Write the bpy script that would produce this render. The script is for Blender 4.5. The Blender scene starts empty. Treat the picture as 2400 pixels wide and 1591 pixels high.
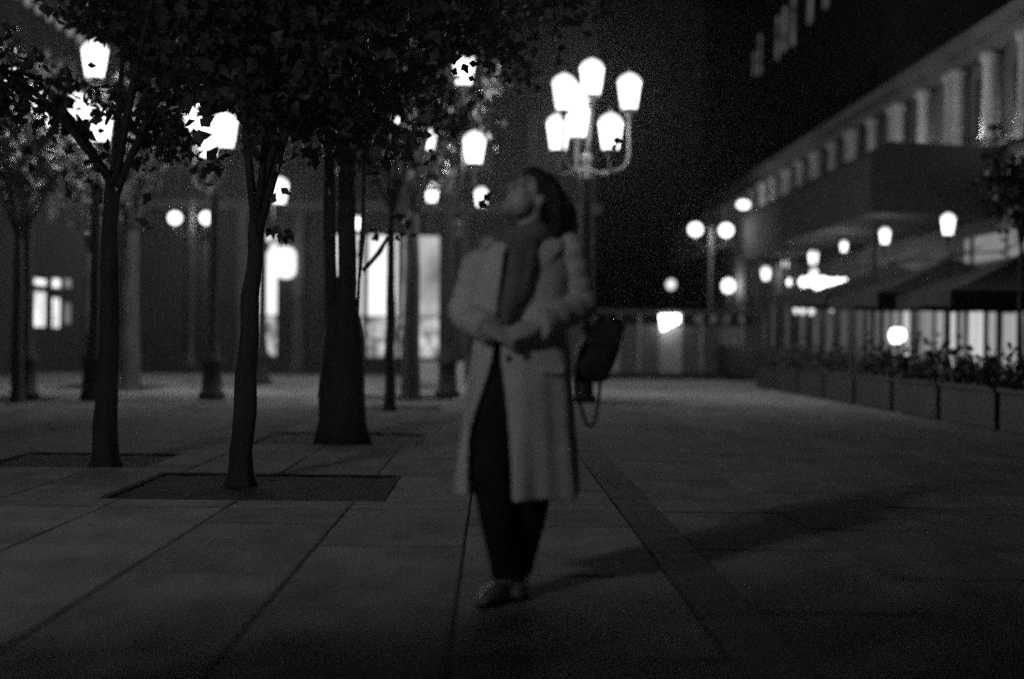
import bpy, bmesh, math, random
import numpy as np
from mathutils import Vector, Matrix, Quaternion, noise

R = math.radians
rng = random.Random(7)
scene = bpy.context.scene
col = scene.collection

# ------------------------------------------------------------------ camera
F = 2400 * 50.0 / 36.0            # focal length in photograph pixels
CAM = Vector((0, 0, 1.05))
YAW, ROLL = R(0.77), R(0.7)
_f = Vector((math.sin(YAW), math.cos(YAW), 0))
_r0 = Vector((math.cos(YAW), -math.sin(YAW), 0)); _u0 = Vector((0, 0, 1))
_r = _r0 * math.cos(ROLL) + _u0 * math.sin(ROLL)
_u = -_r0 * math.sin(ROLL) + _u0 * math.cos(ROLL)
cd = bpy.data.cameras.new('camera'); cam = bpy.data.objects.new('camera', cd); col.objects.link(cam)
m3 = Matrix((_r, _u, -_f)).transposed()
cam.matrix_world = Matrix.Translation(CAM) @ m3.to_4x4()
cd.lens = 50; cd.sensor_width = 36; cd.clip_start = 0.05; cd.clip_end = 3000
cd.dof.use_dof = True; cd.dof.focus_distance = 9.3; cd.dof.aperture_fstop = 0.76; cd.dof.aperture_blades = 0
scene.camera = cam

# ------------------------------------------------------------------ night sky
w = bpy.data.worlds.new('World'); scene.world = w; w.use_nodes = True
nt = w.node_tree; nt.nodes.clear()
sky = nt.nodes.new('ShaderNodeTexSky'); sky.sky_type = 'NISHITA'; sky.sun_disc = False
sky.sun_elevation = R(-2.0); sky.sun_rotation = R(150); sky.dust_density = 3.0
bw = nt.nodes.new('ShaderNodeRGBToBW'); bg = nt.nodes.new('ShaderNodeBackground'); wo = nt.nodes.new('ShaderNodeOutputWorld')
nt.links.new(sky.outputs[0], bw.inputs[0]); nt.links.new(bw.outputs[0], bg.inputs[0]); nt.links.new(bg.outputs[0], wo.inputs[0])
bg.inputs[1].default_value = 0.022

# ------------------------------------------------------------------ exposure and render settings
scene.view_settings.view_transform = 'Standard'; scene.view_settings.look = 'None'
scene.view_settings.exposure = -0.2; scene.view_settings.gamma = 1.0; scene.view_settings.use_curve_mapping = False
scene.render.engine = 'CYCLES'
cy = scene.cycles
cy.use_denoising = False
cy.use_adaptive_sampling = True; cy.adaptive_threshold = 0.02; cy.adaptive_min_samples = 24
cy.max_bounces = 4; cy.diffuse_bounces = 2; cy.glossy_bounces = 2; cy.transmission_bounces = 3; cy.volume_bounces = 0
cy.sample_clamp_indirect = 1.0; cy.sample_clamp_direct = 0.0
cy.caustics_reflective = False; cy.caustics_refractive = False

W_LANTERN = 132.0      # watts of one lantern on a street lamp
HAZE = 0.00022

# ------------------------------------------------------------------ helpers
def P(px, py, d):
    return CAM + _f * d + _r * ((px - 1200) / F * d) + _u * ((795.5 - py) / F * d)
def G(px, py, z=0.0):
    v = _f + _r * ((px - 1200) / F) + _u * ((795.5 - py) / F)
    return CAM + v * ((z - CAM.z) / v.z)
def pix(p):
    q = Vector(p) - CAM; d = q.dot(_f)
    return 1200 + q.dot(_r) / d * F, 795.5 - q.dot(_u) / d * F, d
def onX(px, py, X):
    v = _f + _r * ((px - 1200) / F) + _u * ((795.5 - py) / F)
    return CAM + v * (X / v.x)
def onY(px, py, Y):
    v = _f + _r * ((px - 1200) / F) + _u * ((795.5 - py) / F)
    return CAM + v * (Y / v.y)

def tag(o, label=None, cat=None, group=None, kind=None):
    if label: o['label'] = label
    if cat: o['category'] = cat
    if group: o['group'] = group
    if kind: o['kind'] = kind
    return o
def empty(name, loc, rz=0.0):
    o = bpy.data.objects.new(name, None); col.objects.link(o)
    o.location = loc; o.rotation_euler = (0, 0, rz); o.empty_display_size = 0.2
    return o

class MB:
    def __init__(s): s.v = []; s.f = []
    def add(s, vs, fs):
        n = len(s.v); s.v += [tuple(v) for v in vs]; s.f += [tuple(i + n for i in f) for f in fs]; return s
    def box(s, a, b, M=None):
        x0, y0, z0 = a; x1, y1, z1 = b
        vs = [(x0,y0,z0),(x1,y0,z0),(x1,y1,z0),(x0,y1,z0),(x0,y0,z1),(x1,y0,z1),(x1,y1,z1),(x0,y1,z1)]
        if M is not None: vs = [M @ Vector(v) for v in vs]
        return s.add(vs, [(0,3,2,1),(4,5,6,7),(0,1,5,4),(1,2,6,5),(2,3,7,6),(3,0,4,7)])
    def tube(s, pts, rad, n=8, caps=True):
        pts = [Vector(p) for p in pts]
        if not hasattr(rad, '__len__'): rad = [rad] * len(pts)
        rings = []; prev = None
        for i, p in enumerate(pts):
            t = (pts[min(i+1, len(pts)-1)] - pts[max(i-1, 0)])
            t = t.normalized() if t.length > 1e-9 else Vector((0,0,1))
            if prev is None:
                a = Vector((1,0,0)) if abs(t.x) < .9 else Vector((0,1,0))
                a = (a - t * a.dot(t)).normalized()
            else:
                a = (prev - t * prev.dot(t)).normalized()
            prev = a; b = t.cross(a)
            rings.append([p + (a * math.cos(2*math.pi*k/n) + b * math.sin(2*math.pi*k/n)) * rad[i] for k in range(n)])
        vs = [v for r_ in rings for v in r_]; fs = []
        for i in range(len(pts) - 1):
            for k in range(n):
                k2 = (k + 1) % n
                fs.append((i*n+k, i*n+k2, (i+1)*n+k2, (i+1)*n+k))
        if caps:
            fs.append(tuple(range(n-1, -1, -1))); fs.append(tuple((len(pts)-1)*n + k for k in range(n)))
        return s.add(vs, fs)
    def lathe(s, prof, n=16, c=(0,0,0), off=0.0):
        vs = []; fs = []
        for (r_, z) in prof:
            for k in range(n):
                a = 2*math.pi*(k+off)/n
                vs.append((c[0] + r_*math.cos(a), c[1] + r_*math.sin(a), c[2] + z))
        for i in range(len(prof)-1):
            for k in range(n):
                k2 = (k+1) % n
                fs.append((i*n+k, i*n+k2, (i+1)*n+k2, (i+1)*n+k))
        fs.append(tuple(range(n-1,-1,-1))); fs.append(tuple((len(prof)-1)*n+k for k in range(n)))
        return s.add(vs, fs)
    def ell(s, c, r, M=None, nu=14, nv=9):
        vs = []; fs = []
        c = Vector(c)
        for j in range(nv+1):
            th = math.pi*j/nv
            for k in range(nu):
                ph = 2*math.pi*k/nu
                q = Vector((r[0]*math.sin(th)*math.cos(ph), r[1]*math.sin(th)*math.sin(ph), r[2]*math.cos(th)))
                if M is not None: q = M @ q
                vs.append(c + q)
        for j in range(nv):
            for k in range(nu):
                k2 = (k+1) % nu
                fs.append((j*nu+k, (j+1)*nu+k, (j+1)*nu+k2, j*nu+k2))
        return s.add(vs, fs)
    def mesh(s, name, m, smooth=False):
        me = bpy.data.meshes.new(name); me.from_pydata(s.v, [], s.f); me.update()
        if m is not None: me.materials.append(m)
        if smooth: me.polygons.foreach_set('use_smooth', [True]*len(me.polygons))
        return me
    def build(s, name, m, parent=None, smooth=False, bevel=0.0, fixn=True):
        me = s.mesh(name, m, smooth)
        if fixn:
            bm = bmesh.new(); bm.from_mesh(me)
            bmesh.ops.recalc_face_normals(bm, faces=bm.faces); bm.to_mesh(me); bm.free()
        o = bpy.data.objects.new(name, me); col.objects.link(o)
        if parent is not None: o.parent = parent
        if bevel:
            b = o.modifiers.new('bevel', 'BEVEL'); b.width = bevel; b.segments = 2; b.limit_method = 'ANGLE'
        return o
def link_mesh(name, me, parent=None, loc=(0,0,0), rot=None, scale=None):
    o = bpy.data.objects.new(name, me); col.objects.link(o)
    if parent is not None: o.parent = parent
    o.location = loc
    if rot is not None: o.rotation_euler = rot
    if scale is not None: o.scale = scale
    return o

# ------------------------------------------------------------------ materials (all grey: a monochrome place)
MATS = {}
def mat(name, v, rough=0.75, scale=6.0, var=0.3, bump=0.15, bscale=None, rand=0.0, metal=0.0, spec=0.35, stretch=None):
    if name in MATS: return MATS[name]
    m = bpy.data.materials.new(name); m.use_nodes = True; t = m.node_tree; N = t.nodes
    b = N['Principled BSDF']; b.inputs['Roughness'].default_value = rough; b.inputs['Metallic'].default_value = metal
    b.inputs['Specular IOR Level'].default_value = spec
    tc = N.new('ShaderNodeTexCoord'); src = tc.outputs['Object']
    if rand or True:
        oi = N.new('ShaderNodeObjectInfo'); ad = N.new('ShaderNodeVectorMath'); ad.operation = 'ADD'
        sc_ = N.new('ShaderNodeVectorMath'); sc_.operation = 'SCALE'; sc_.inputs[0].default_value = (37, 19, 53)
        t.links.new(oi.outputs['Random'], sc_.inputs['Scale'])
        t.links.new(src, ad.inputs[0]); t.links.new(sc_.outputs[0], ad.inputs[1]); src = ad.outputs[0]
    if stretch:
        mp = N.new('ShaderNodeMapping'); mp.inputs['Scale'].default_value = stretch
        t.links.new(src, mp.inputs[0]); src = mp.outputs[0]
    n1 = N.new('ShaderNodeTexNoise'); n1.inputs['Scale'].default_value = scale; n1.inputs['Detail'].default_value = 6
    n1.inputs['Roughness'].default_value = 0.65
    t.links.new(src, n1.inputs['Vector'])
    mr = N.new('ShaderNodeMapRange'); mr.inputs['From Min'].default_value = 0.28; mr.inputs['From Max'].default_value = 0.72
    mr.inputs['To Min'].default_value = v*(1-var); mr.inputs['To Max'].default_value = v*(1+var)
    t.links.new(n1.outputs['Fac'], mr.inputs['Value']); out = mr.outputs[0]
    if rand:
        m2 = N.new('ShaderNodeMapRange'); m2.inputs['To Min'].default_value = 1-rand; m2.inputs['To Max'].default_value = 1+rand
        t.links.new(oi.outputs['Random'], m2.inputs['Value'])
        mu = N.new('ShaderNodeMath'); mu.operation = 'MULTIPLY'
        t.links.new(out, mu.inputs[0]); t.links.new(m2.outputs[0], mu.inputs[1]); out = mu.outputs[0]
    t.links.new(out, b.inputs['Base Color'])
    if bump:
        n2 = N.new('ShaderNodeTexNoise'); n2.inputs['Scale'].default_value = bscale or scale*6; n2.inputs['Detail'].default_value = 5
        t.links.new(src, n2.inputs['Vector'])
        bp = N.new('ShaderNodeBump'); bp.inputs['Strength'].default_value = bump; bp.inputs['Distance'].default_value = 0.02
        t.links.new(n2.outputs['Fac'], bp.inputs['Height']); t.links.new(bp.outputs[0], b.inputs['Normal'])
    MATS[name] = m; return m
def glow(name, s, var=0.0, scale=3.0, stretch=None, base=0.5, contrast=1.0):
    if name in MATS: return MATS[name]
    m = bpy.data.materials.new(name); m.use_nodes = True; t = m.node_tree; N = t.nodes; N.clear()
    e = N.new('ShaderNodeEmission'); o = N.new('ShaderNodeOutputMaterial'); e.inputs[1].default_value = s
    e.inputs[0].default_value = (1, 1, 1, 1)
    if var:
        tc = N.new('ShaderNodeTexCoord'); mp = N.new('ShaderNodeMapping')
        if stretch: mp.inputs['Scale'].default_value = stretch
        n1 = N.new('ShaderNodeTexNoise'); n1.inputs['Scale'].default_value = scale; n1.inputs['Detail'].default_value = 4
        mr = N.new('ShaderNodeMapRange'); mr.inputs['From Min'].default_value = .5-.22/contrast; mr.inputs['From Max'].default_value = .5+.22/contrast
        mr.inputs['To Min'].default_value = 1-var; mr.inputs['To Max'].default_value = 1
        t.links.new(tc.outputs['Object'], mp.inputs[0]); t.links.new(mp.outputs[0], n1.inputs['Vector'])
        t.links.new(n1.outputs['Fac'], mr.inputs['Value']); t.links.new(mr.outputs[0], e.inputs[0])
    t.links.new(e.outputs[0], o.inputs[0]); MATS[name] = m; return m

def lampglass(name, s, clear=0.6):
    m = glow(name, s); t = m.node_tree; N = t.nodes
    e = [n for n in N if n.type == 'EMISSION'][0]; o = [n for n in N if n.type == 'OUTPUT_MATERIAL'][0]
    tr = N.new('ShaderNodeBsdfTransparent'); tr.inputs[0].default_value = (.95,.95,.95,1)
    ad = N.new('ShaderNodeAddShader'); t.links.new(e.outputs[0], ad.inputs[0]); t.links.new(tr.outputs[0], ad.inputs[1]); t.links.new(ad.outputs[0], o.inputs[0])
    m.cycles.emission_sampling = 'NONE'; return m
LD_ = {}
def point(parent, loc, watt, rad):
    key = (watt, rad)
    if key not in LD_:
        l = bpy.data.lights.new('lamp_light', 'POINT'); l.energy = watt; l.shadow_soft_size = rad; LD_[key] = l
    o = bpy.data.objects.new('lamp_light', LD_[key]); col.objects.link(o); o.parent = parent; o.location = loc; return o
M_slab   = mat('paving_stone', 0.17, 0.95, 2.2, 0.4, 0.15, 40, rand=0.18, spec=0.03)
MATS['paving_stone'].node_tree.nodes['Principled BSDF'].inputs['Diffuse Roughness'].default_value = 1.0
M_strip  = mat('dark_granite', 0.085, 0.95, 5, 0.3, 0.3, 50, rand=0.1, spec=0.03)
M_mortar = mat('mortar', 0.03, 0.95, 12, 0.3, 0.3, spec=0.03)
M_soil   = mat('soil', 0.045, 0.95, 9, 0.5, 0.8, 18, spec=0.02)
M_road   = mat('asphalt', 0.045, 0.8, 1.5, 0.3, 0.4, 60)
M_kerb   = mat('kerb_granite', 0.16, 0.7, 5, 0.3, 0.3, 40)
M_bark   = mat('bark', 0.04, 0.9, 9, 0.45, 0.9, 16, stretch=(1, 1, 0.25))
M_leaf   = mat('leaf', 0.04, 0.55, 4, 0.4, 0.0, rand=0.1)
M_iron   = mat('black_iron', 0.028, 0.65, 14, 0.3, 0.15, spec=0.12)
M_stone  = mat('facade_stone', 0.09, 0.85, 0.9, 0.3, 0.3, 14)
M_render = mat('facade_render', 0.04, 0.9, 0.7, 0.3, 0.25, 12)
M_dark   = mat('dark_paint', 0.014, 0.6, 6, 0.3, 0.1)
M_canvas = mat('dark_canvas', 0.014, 0.9, 5, 0.3, 0.3, 60)
M_pale   = mat('pale_paint', 0.30, 0.6, 4, 0.2, 0.1)
M_hedge  = mat('hedge_leaf', 0.035, 0.7, 8, 0.4, 0.0)
M_coat   = mat('wool_coat', 0.60, 0.95, 9, 0.14, 0.35, 160, spec=0.15)
M_black  = mat('black_cloth', 0.022, 0.95, 14, 0.25, 0.3, 120, spec=0.15)
M_skin   = mat('skin', 0.42, 0.55, 12, 0.1, 0.05, 90)
M_hair   = mat('dark_hair', 0.018, 0.5, 30, 0.4, 0.5, 90, stretch=(6, 6, 0.6))
M_leather= mat('dark_leather', 0.035, 0.6, 18, 0.3, 0.3, 120, spec=0.2)
M_shoe   = mat('pale_shoe', 0.34, 0.5, 12, 0.2, 0.15)
M_glassdk= mat('dark_glass', 0.02, 0.4, 2, 0.2, 0.0, spec=0.6)
E_lan  = lampglass('lantern_glass', 1.6)
E_dome = lampglass('lantern_dome_glass', 0.8)
E_globe= lampglass('globe_glass', 1.6)
E_bulb = lampglass('bulb_glass', 1.8)
E_faint= glow('bracket_glow', 0.30, 0.4, 9)  # glow in place of lamplight on the left cornice brackets
E_shop = glow('shop_light', 1.5, 0.25, 1.2, (1, 1, 0.5))
E_shop2= glow('shop_light_dim', 0.62, 0.65, 1.1, (1, 1, 0.7), contrast=1.4)
E_lace = glow('shop_lower_light', 0.85, 0.86, 4.2, contrast=1.6)
E_cafe = glow('cafe_light', 1.8, 0.5, 2.2)
E_cafe2= glow('cafe_light_dim', 0.4, 0.6, 2.2)
E_cur  = [glow('curtain_light_%d' % i, s, 0.5, 3.0, (1, 5.0, 0.12), contrast=1.3) for i, s in enumerate((0.12, 0.34, 0.55, 0.95))]
E_attic= glow('attic_light', 0.12, 0.8, 1.4, contrast=1.3)
E_flood= glow('flood_lens', 3.0)

# ------------------------------------------------------------------ ground, pavement, road
g = MB().box((-600, -300, -0.6), (600, 1500, -0.14)).build('road', M_road); tag(g, kind='structure')
pb = MB().box((-12.4, -9, -0.5), (9.9, 39.0, -0.028)).build('pavement', M_mortar); tag(pb, kind='structure')
kb = empty('kerb', (0, 39.0, 0)); tag(kb, kind='structure')
kme = MB().box((0.005, 0.0, -0.14), (0.995, 0.24, 0.0)).mesh('kerb_stone', M_kerb)
for i in range(22):
    link_mesh('kerb_stone', kme, kb, (-12.1 + i, 0.0, rng.uniform(-.003, .003)))

PITS = [(-2.52, 9.15, -0.69, 10.95), (-4.1, 11.3, -2.75, 12.7), (-2.4, 14.0, -0.72, 15.7), (-2.35, 20.4, -0.75, 22.0),
        (-2.3, 24.6, -0.7, 26.2), (-2.3, 30.2, -0.75, 31.8), (-8.6, 22.2, -7.0, 23.8), (-8.7, 27.4, -6.6, 29.6)]
STRIP = (0.80, 1.05)
BAND = (8.76, 9.12)
def cut(rects, hole):
    hx0, hy0, hx1, hy1 = hole; out = []
    for (x0, y0, x1, y1) in rects:
        if x1 <= hx0 or x0 >= hx1 or y1 <= hy0 or y0 >= hy1: out.append((x0, y0, x1, y1)); continue
        if y0 < hy0: out.append((x0, y0, x1, hy0))
        if y1 > hy1: out.append((x0, hy1, x1, y1))
        ya, yb = max(y0, hy0), min(y1, hy1)
        if x0 < hx0: out.append((x0, ya, hx0, yb))
        if x1 > hx1: out.append((hx1, ya, x1, yb))
    return out
xs = [-0.13 - 0.747*k for k in range(16, -1, -1)] + [0.80]
xr = [1.05 + 0.747*k for k in range(0, 12)]
cols_ = list(zip(xs[:-1], xs[1:])) + list(zip(xr[:-1], xr[1:]))
rects = []
for ci, (x0, x1) in enumerate(cols_):
    off = 0.0 if ci % 2 == 0 else 0.835
    for (ya, yb, o2) in ((-8.9, BAND[0], 7.19 - 1.67*10 + (0.0 if ci % 2 else 0.835)), (BAND[1], 38.98, BAND[1] - (0.0 if ci % 2 else 0.835))):
        y = o2
        while y < yb:
            a, b = max(y, ya), min(y + 1.67, yb)
            if b - a > 0.05: rects.append((x0, a, x1, b))
            y += 1.67
    y = BAND[0]; rects.append((x0, BAND[0], x1, BAND[1]))
for h in PITS: rects = cut(rects, h)
rects = [q for q in rects if q[2]-q[0] > 0.03 and q[3]-q[1] > 0.03]
def seen(q):
    x, y = (q[0]+q[2])/2, (q[1]+q[3])/2
    if y < 3.9: return 0
    px, py, d = pix((x, y, 0))
    if not (-120 < px < 2520 and py < 1680): return 0
    return (q[2]-q[0])*(q[3]-q[1])/d**3
order = sorted(rects, key=seen, reverse=True)
G_ = 0.0042
# unit slab with chamfered top, shared by all
um = MB()
c_ = 0.012
um.add([(0,0,0),(1,0,0),(1,1,0),(0,1,0),(0,0,.8),(1,0,.8),(1,1,.8),(0,1,.8),(c_,c_,1),(1-c_,c_,1),(1-c_,1-c_,1),(c_,1-c_,1)],
       [(0,1,5,4),(1,2,6,5),(2,3,7,6),(3,0,4,7),(4,5,9,8),(5,6,10,9),(6,7,11,10),(7,4,8,11),(8,9,10,11)])
slab_me = um.mesh('slab', M_slab)
# texture in metres: object coordinates of a unit slab are stretched by its scale, so use a second coordinate-true mesh for the far ones
far = MB(); n_s = 0
for q in order:
    x0, y0, x1, y1 = q[0]+G_, q[1]+G_, q[2]-G_, q[3]-G_
    dz = rng.uniform(-0.0025, 0.0025)
    if n_s < 300 and seen(q) > 0:
        link_mesh('slab', slab_me, pb, (x0, y0, -0.035), (rng.uniform(-.0008, .0008), rng.uniform(-.0012, .0012), 0), (x1-x0, y1-y0, 0.035+dz)); n_s += 1
    else:
        far.box((x0, y0, -0.035), (x1, y1, dz))
fo = far.build('paving_slabs', M_slab, pb); tag(fo, kind='stuff')
y = -8.9; k = 0
while y < 38.9:
    link_mesh('channel_stone', MATS and bpy.data.meshes.get('channel_stone') or MB().box((0,0,0),(STRIP[1]-STRIP[0]-.012, 0.79, .03)).mesh('channel_stone', M_strip), pb,
              (STRIP[0]+.006, y, -.032+rng.uniform(-.002,.001)))
    y += 0.8
for (x0, y0, x1, y1) in PITS:
    # sunken soil and a flat iron surround
    t = MB(); nx = 14
    vs = []; fs = []
    for j in range(nx+1):
        for i in range(nx+1):
            vs.append((x0+.03+(x1-x0-.06)*i/nx, y0+.03+(y1-y0-.06)*j/nx, -0.014 + 0.008*math.sin(i*1.7+j)*math.cos(j*1.3) - .004*rng.random()))
    for j in range(nx):
        for i in range(nx):
            a = j*(nx+1)+i; fs.append((a, a+1, a+nx+2, a+nx+1))
    t.add(vs, fs); pit = t.build('tree_pit', M_soil, None, True); tag(pit, kind='structure')
    fr = MB()
    fr.box((x0+.004, y0+.004, -.05), (x1-.004, y0+.034, -.003)); fr.box((x0+.004, y1-.034, -.05), (x1-.004, y1-.004, -.003))
    fr.box((x0+.004, y0+.036, -.05), (x0+.034, y1-.036, -.003)); fr.box((x1-.034, y0+.036, -.05), (x1-.004, y1-.036, -.003))
    fr.build('pit_edging', M_mortar, pit)

# ------------------------------------------------------------------ buildings
ORD = ['first','second','third','fourth','fifth','sixth','seventh','eighth','ninth','tenth','eleventh','twelfth','thirteenth']
def wall_with_holes(mb, axis, c0, c1, u0, u1, z0, z1, holes):
    """solid slab wall between c0..c1 on its thin axis, u along the wall, rectangular openings"""
    us = sorted({u0, u1, *[h[0] for h in holes], *[h[2] for h in holes]}); zs = sorted({z0, z1, *[h[1] for h in holes], *[h[3] for h in holes]})
    us = [u for u in us if u0 <= u <= u1]; zs = [z for z in zs if z0 <= z <= z1]
    for i in range(len(us)-1):
        run = None
        for j in range(len(zs)-1):
            um_, zm = (us[i]+us[i+1])/2, (zs[j]+zs[j+1])/2
            solid = not any(h[0] < um_ < h[2] and h[1] < zm < h[3] for h in holes)
            if solid:
                run = (run[0] if run else zs[j], zs[j+1])
            if (not solid or j == len(zs)-2) and run:
                if axis == 'Y': mb.box((us[i], c0, run[0]), (us[i+1], c1, run[1]))
                else: mb.box((c0, us[i], run[0]), (c1, us[i+1], run[1]))
                run = None

# --- end building across the square (faces the camera), shopfront glazing
YB = 48.0
bb = empty('shop_building', (-6, YB, 0)); tag(bb, 'dark stone building with tall bright shop windows across the end of the square', 'building')
def child(o, root): o.parent = root; o.matrix_parent_inverse = Matrix.Translation(-Vector(root.location)); return o
wx = lambda px: onY(px, 700, YB).x
zb, zt, zm_ = onY(850, 842, YB).z, onY(850, 545, YB).z, onY(850, 742, YB).z
W = []
edges = [(583, 652), (778, 853), (857, 934), (938, 1032)]
for (a, b) in edges: W.append((wx(a), zb, wx(b), zt))
extra = [(wx(430), 0.5, wx(500), 4.3), (wx(1120), zb, wx(1200), zt), (wx(1250), zb, wx(1330), zt)]
upper = []
for k in range(9): upper.append((-16.2 + k*2.15, 6.6, -15.1 + k*2.15, 8.9)); 
for k in range(9): upper.append((-16.2 + k*2.15, 10.2, -15.1 + k*2.15, 12.2))
mb = MB(); wall_with_holes(mb, 'Y', YB, YB+0.45, -18.5, 3.4, -0.14, 14.0, W + extra + upper)
mb.box((-18.5, YB+.45, -.14), (-18.1, YB+11, 14)); mb.box((3.0, YB+.45, -.14), (3.4, YB+11, 14)); mb.box((-18.1, YB+10.6, -.14), (3.0, YB+11, 14))
mb.box((-18.1, YB+2.2, -.14), (3.0, YB+2.4, 13.9))
child(mb.build('wall', M_render), bb)
child(MB().box((-18.7, YB-.22, 5.3), (3.6, YB-.002, 5.62)).build('string_course', M_stone), bb)
child(MB().box((-18.8, YB-.55, 13.7), (3.7, YB-.002, 14.1)).box((-18.75, YB-.35, 13.4), (3.65, YB-.003, 13.69)).build('cornice', M_stone), bb)
child(MB().add([(-18.8,YB-.5,14.1),(3.7,YB-.5,14.1),(3.7,YB+11,14.1),(-18.8,YB+11,14.1),(-17,YB+3,16.5),(2,YB+3,16.5),(2,YB+8,16.5),(-17,YB+8,16.5)],
      [(0,1,5,4),(1,2,6,5),(2,3,7,6),(3,0,4,7),(4,5,6,7),(3,2,1,0)]).build('roof', M_dark), bb)
for i in range(12):   # pilasters
    x = -17.9 + i*1.86
    if any(h[0]-.25 < x < h[2]+.05 for h in W+extra): continue
    child(MB().box((x, YB-.16, -.14), (x+.34, YB-.003, 5.28)).box((x-.06, YB-.22, -.14), (x+.4, YB-.164, .5)).build('pilaster', M_stone), bb)
for wi, (x0, z0, x1, z1) in enumerate(W):
    wd = child(MB().box((x0+.002, YB+.1, z0+.002), (x0+.06, YB+.2, z1-.002)).box((x1-.06, YB+.1, z0+.002), (x1-.002, YB+.2, z1-.002))
          .box((x0+.062, YB+.1, z1-.08), (x1-.062, YB+.2, z1-.002)).box((x0+.062, YB+.1, z0+.002), (x1-.062, YB+.2, z0+.08))
          .box((x0+.062, YB+.09, zm_-.03), (x1-.062, YB+.19, zm_+.03)).build('shop_window', M_dark), bb)
    up = (MB().box((x0+.05, YB+.22, zm_+.02), (x1-.05, YB+.24, z1-.05)).build('pane', E_shop2 if wi == 3 else E_shop)); up.parent = wd
    lo = MB().box((x0+.05, YB+.22, z0+.05), (x1-.05, YB+.24, zm_-.02)).build('lower_pane', E_lace); lo.parent = wd; lo.matrix_parent_inverse = Matrix()
for (x0, z0, x1, z1) in extra + upper:
    wd = child(MB().box((x0+.002, YB+.12, z0+.002), (x0+.07, YB+.2, z1-.002)).box((x1-.07, YB+.12, z0+.002), (x1-.002, YB+.2, z1-.002))
          .box((x0+.072, YB+.12, z1-.08), (x1-.072, YB+.2, z1-.002)).box((x0+.072, YB+.12, z0+.002), (x1-.072, YB+.2, z0+.08))
          .box(((x0+x1)/2-.03, YB+.13, z0+.082), ((x0+x1)/2+.03, YB+.19, z1-.082)).build('window', M_dark), bb)
    gl = MB().box((x0+.06, YB+.22, z0+.05), (x1-.06, YB+.24, z1-.05)).build('pane', M_glassdk); gl.parent = wd; gl.matrix_parent_inverse = Matrix()
# glowing round-cornered sign hung beside the first window
a, b = onY(645, 578, YB-.6), onY(691, 652, YB-.6)
sg = empty('hanging_sign', (a.x, YB-.6, b.z)); tag(sg, 'rounded glowing box sign beside the bright window behind the leaning trunk', 'sign')
def rbox(w_, d_, h_, r_, n=6):
    mb = MB(); ring = []
    for (cx, cz, a0) in ((w_-r_, h_-r_, 0), (r_, h_-r_, 90), (r_, r_, 180), (w_-r_, r_, 270)):
        for k in range(n+1):
            t = R(a0 + 90*k/n); ring.append((cx + r_*math.cos(t), cz + r_*math.sin(t)))
    m_ = len(ring)
    vs = [(x, 0, z) for x, z in ring] + [(x, d_, z) for x, z in ring]
    fs = [tuple(range(m_)), tuple(range(2*m_-1, m_-1, -1))] + [(i, m_+i, m_+(i+1) % m_, (i+1) % m_) for i in range(m_)]
    return mb.add(vs, fs)
rbox(b.x-a.x, .22, a.z-b.z, .28).build('light_box', glow('sign_light', 1.6), sg)
MB().box((.2, .22, (a.z-b.z)*.5), (.3, .6, (a.z-b.z)*.5+.06)).build('bracket', M_iron, sg)

# --- left building along X = -12.5 : arcade windows, glowing brackets under the eaves
XL = -12.5
lb = empty('arcade_building', (XL, 32, 0)); tag(lb, 'dark building along the left with small lit windows and a cornice lined with glowing brackets', 'building')
LW = []
for (px, lev) in ((62, 1), (95, 3), (133, 3), (160, 2), (222, 3)):
    yc = onX(px, 720, XL).y; zz0 = onX(px, 770, XL).z; zz1 = onX(px, 690, XL).z; zz2 = onX(px, 675, XL).z; zz3 = onX(px, 652, XL).z
    hw = {62: .3, 95: .55, 133: .42, 160: .36, 222: .6}[px]; zz1 += {62: -.25, 95: .12, 133: -.05, 160: -.2, 222: .1}[px]; zz0 += {62: .3, 95: 0, 133: -.02, 160: .1, 222: .25}[px]; zz2 = max(zz2, zz1+.12); zz3 = max(zz3, zz2+.18)
    LW.append((yc, hw, zz0, zz1, zz2, zz3, lev))
holes = []
for (yc, hw, a, b, c, d, lev) in LW: holes += [(yc-hw, a, yc+hw, b), (yc-hw, c, yc+hw, d)]
Luf = []
for k in range(16): Luf += [(18.5+k*1.8, 4.2, 19.5+k*1.8, 6.3), (18.5+k*1.8, 7.0, 19.5+k*1.8, 8.7)]
mb = MB(); wall_with_holes(mb, 'X', XL-.45, XL, 17.5, 47.5, -.14, 10.2, holes + Luf)
mb.box((XL-9, 17.5, -.14), (XL-.46, 17.9, 10.2)); mb.box((XL-9, 47.1, -.14), (XL-.46, 47.5, 10.2)); mb.box((XL-9, 18.0, -.14), (XL-8.6, 47.0, 10.2))
child(mb.build('wall', M_render), lb)
zc = 9.7
child(MB().box((XL+.002, 17.3, 10.0), (XL+.7, 47.7, 10.25)).box((XL+.002, 17.35, 9.82), (XL+.35, 47.65, 9.99)).build('cornice', M_stone), lb)
child(MB().add([(XL+.65,17.3,10.26),(XL+.65,47.7,10.26),(XL-9,47.7,10.26),(XL-9,17.3,10.26),(XL-3,18,12.6),(XL-3,47,12.6)], [(0,1,5,4),(2,3,4,5),(1,2,5),(3,0,4),(3,2,1,0)]).build('roof', M_dark), lb)
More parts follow.
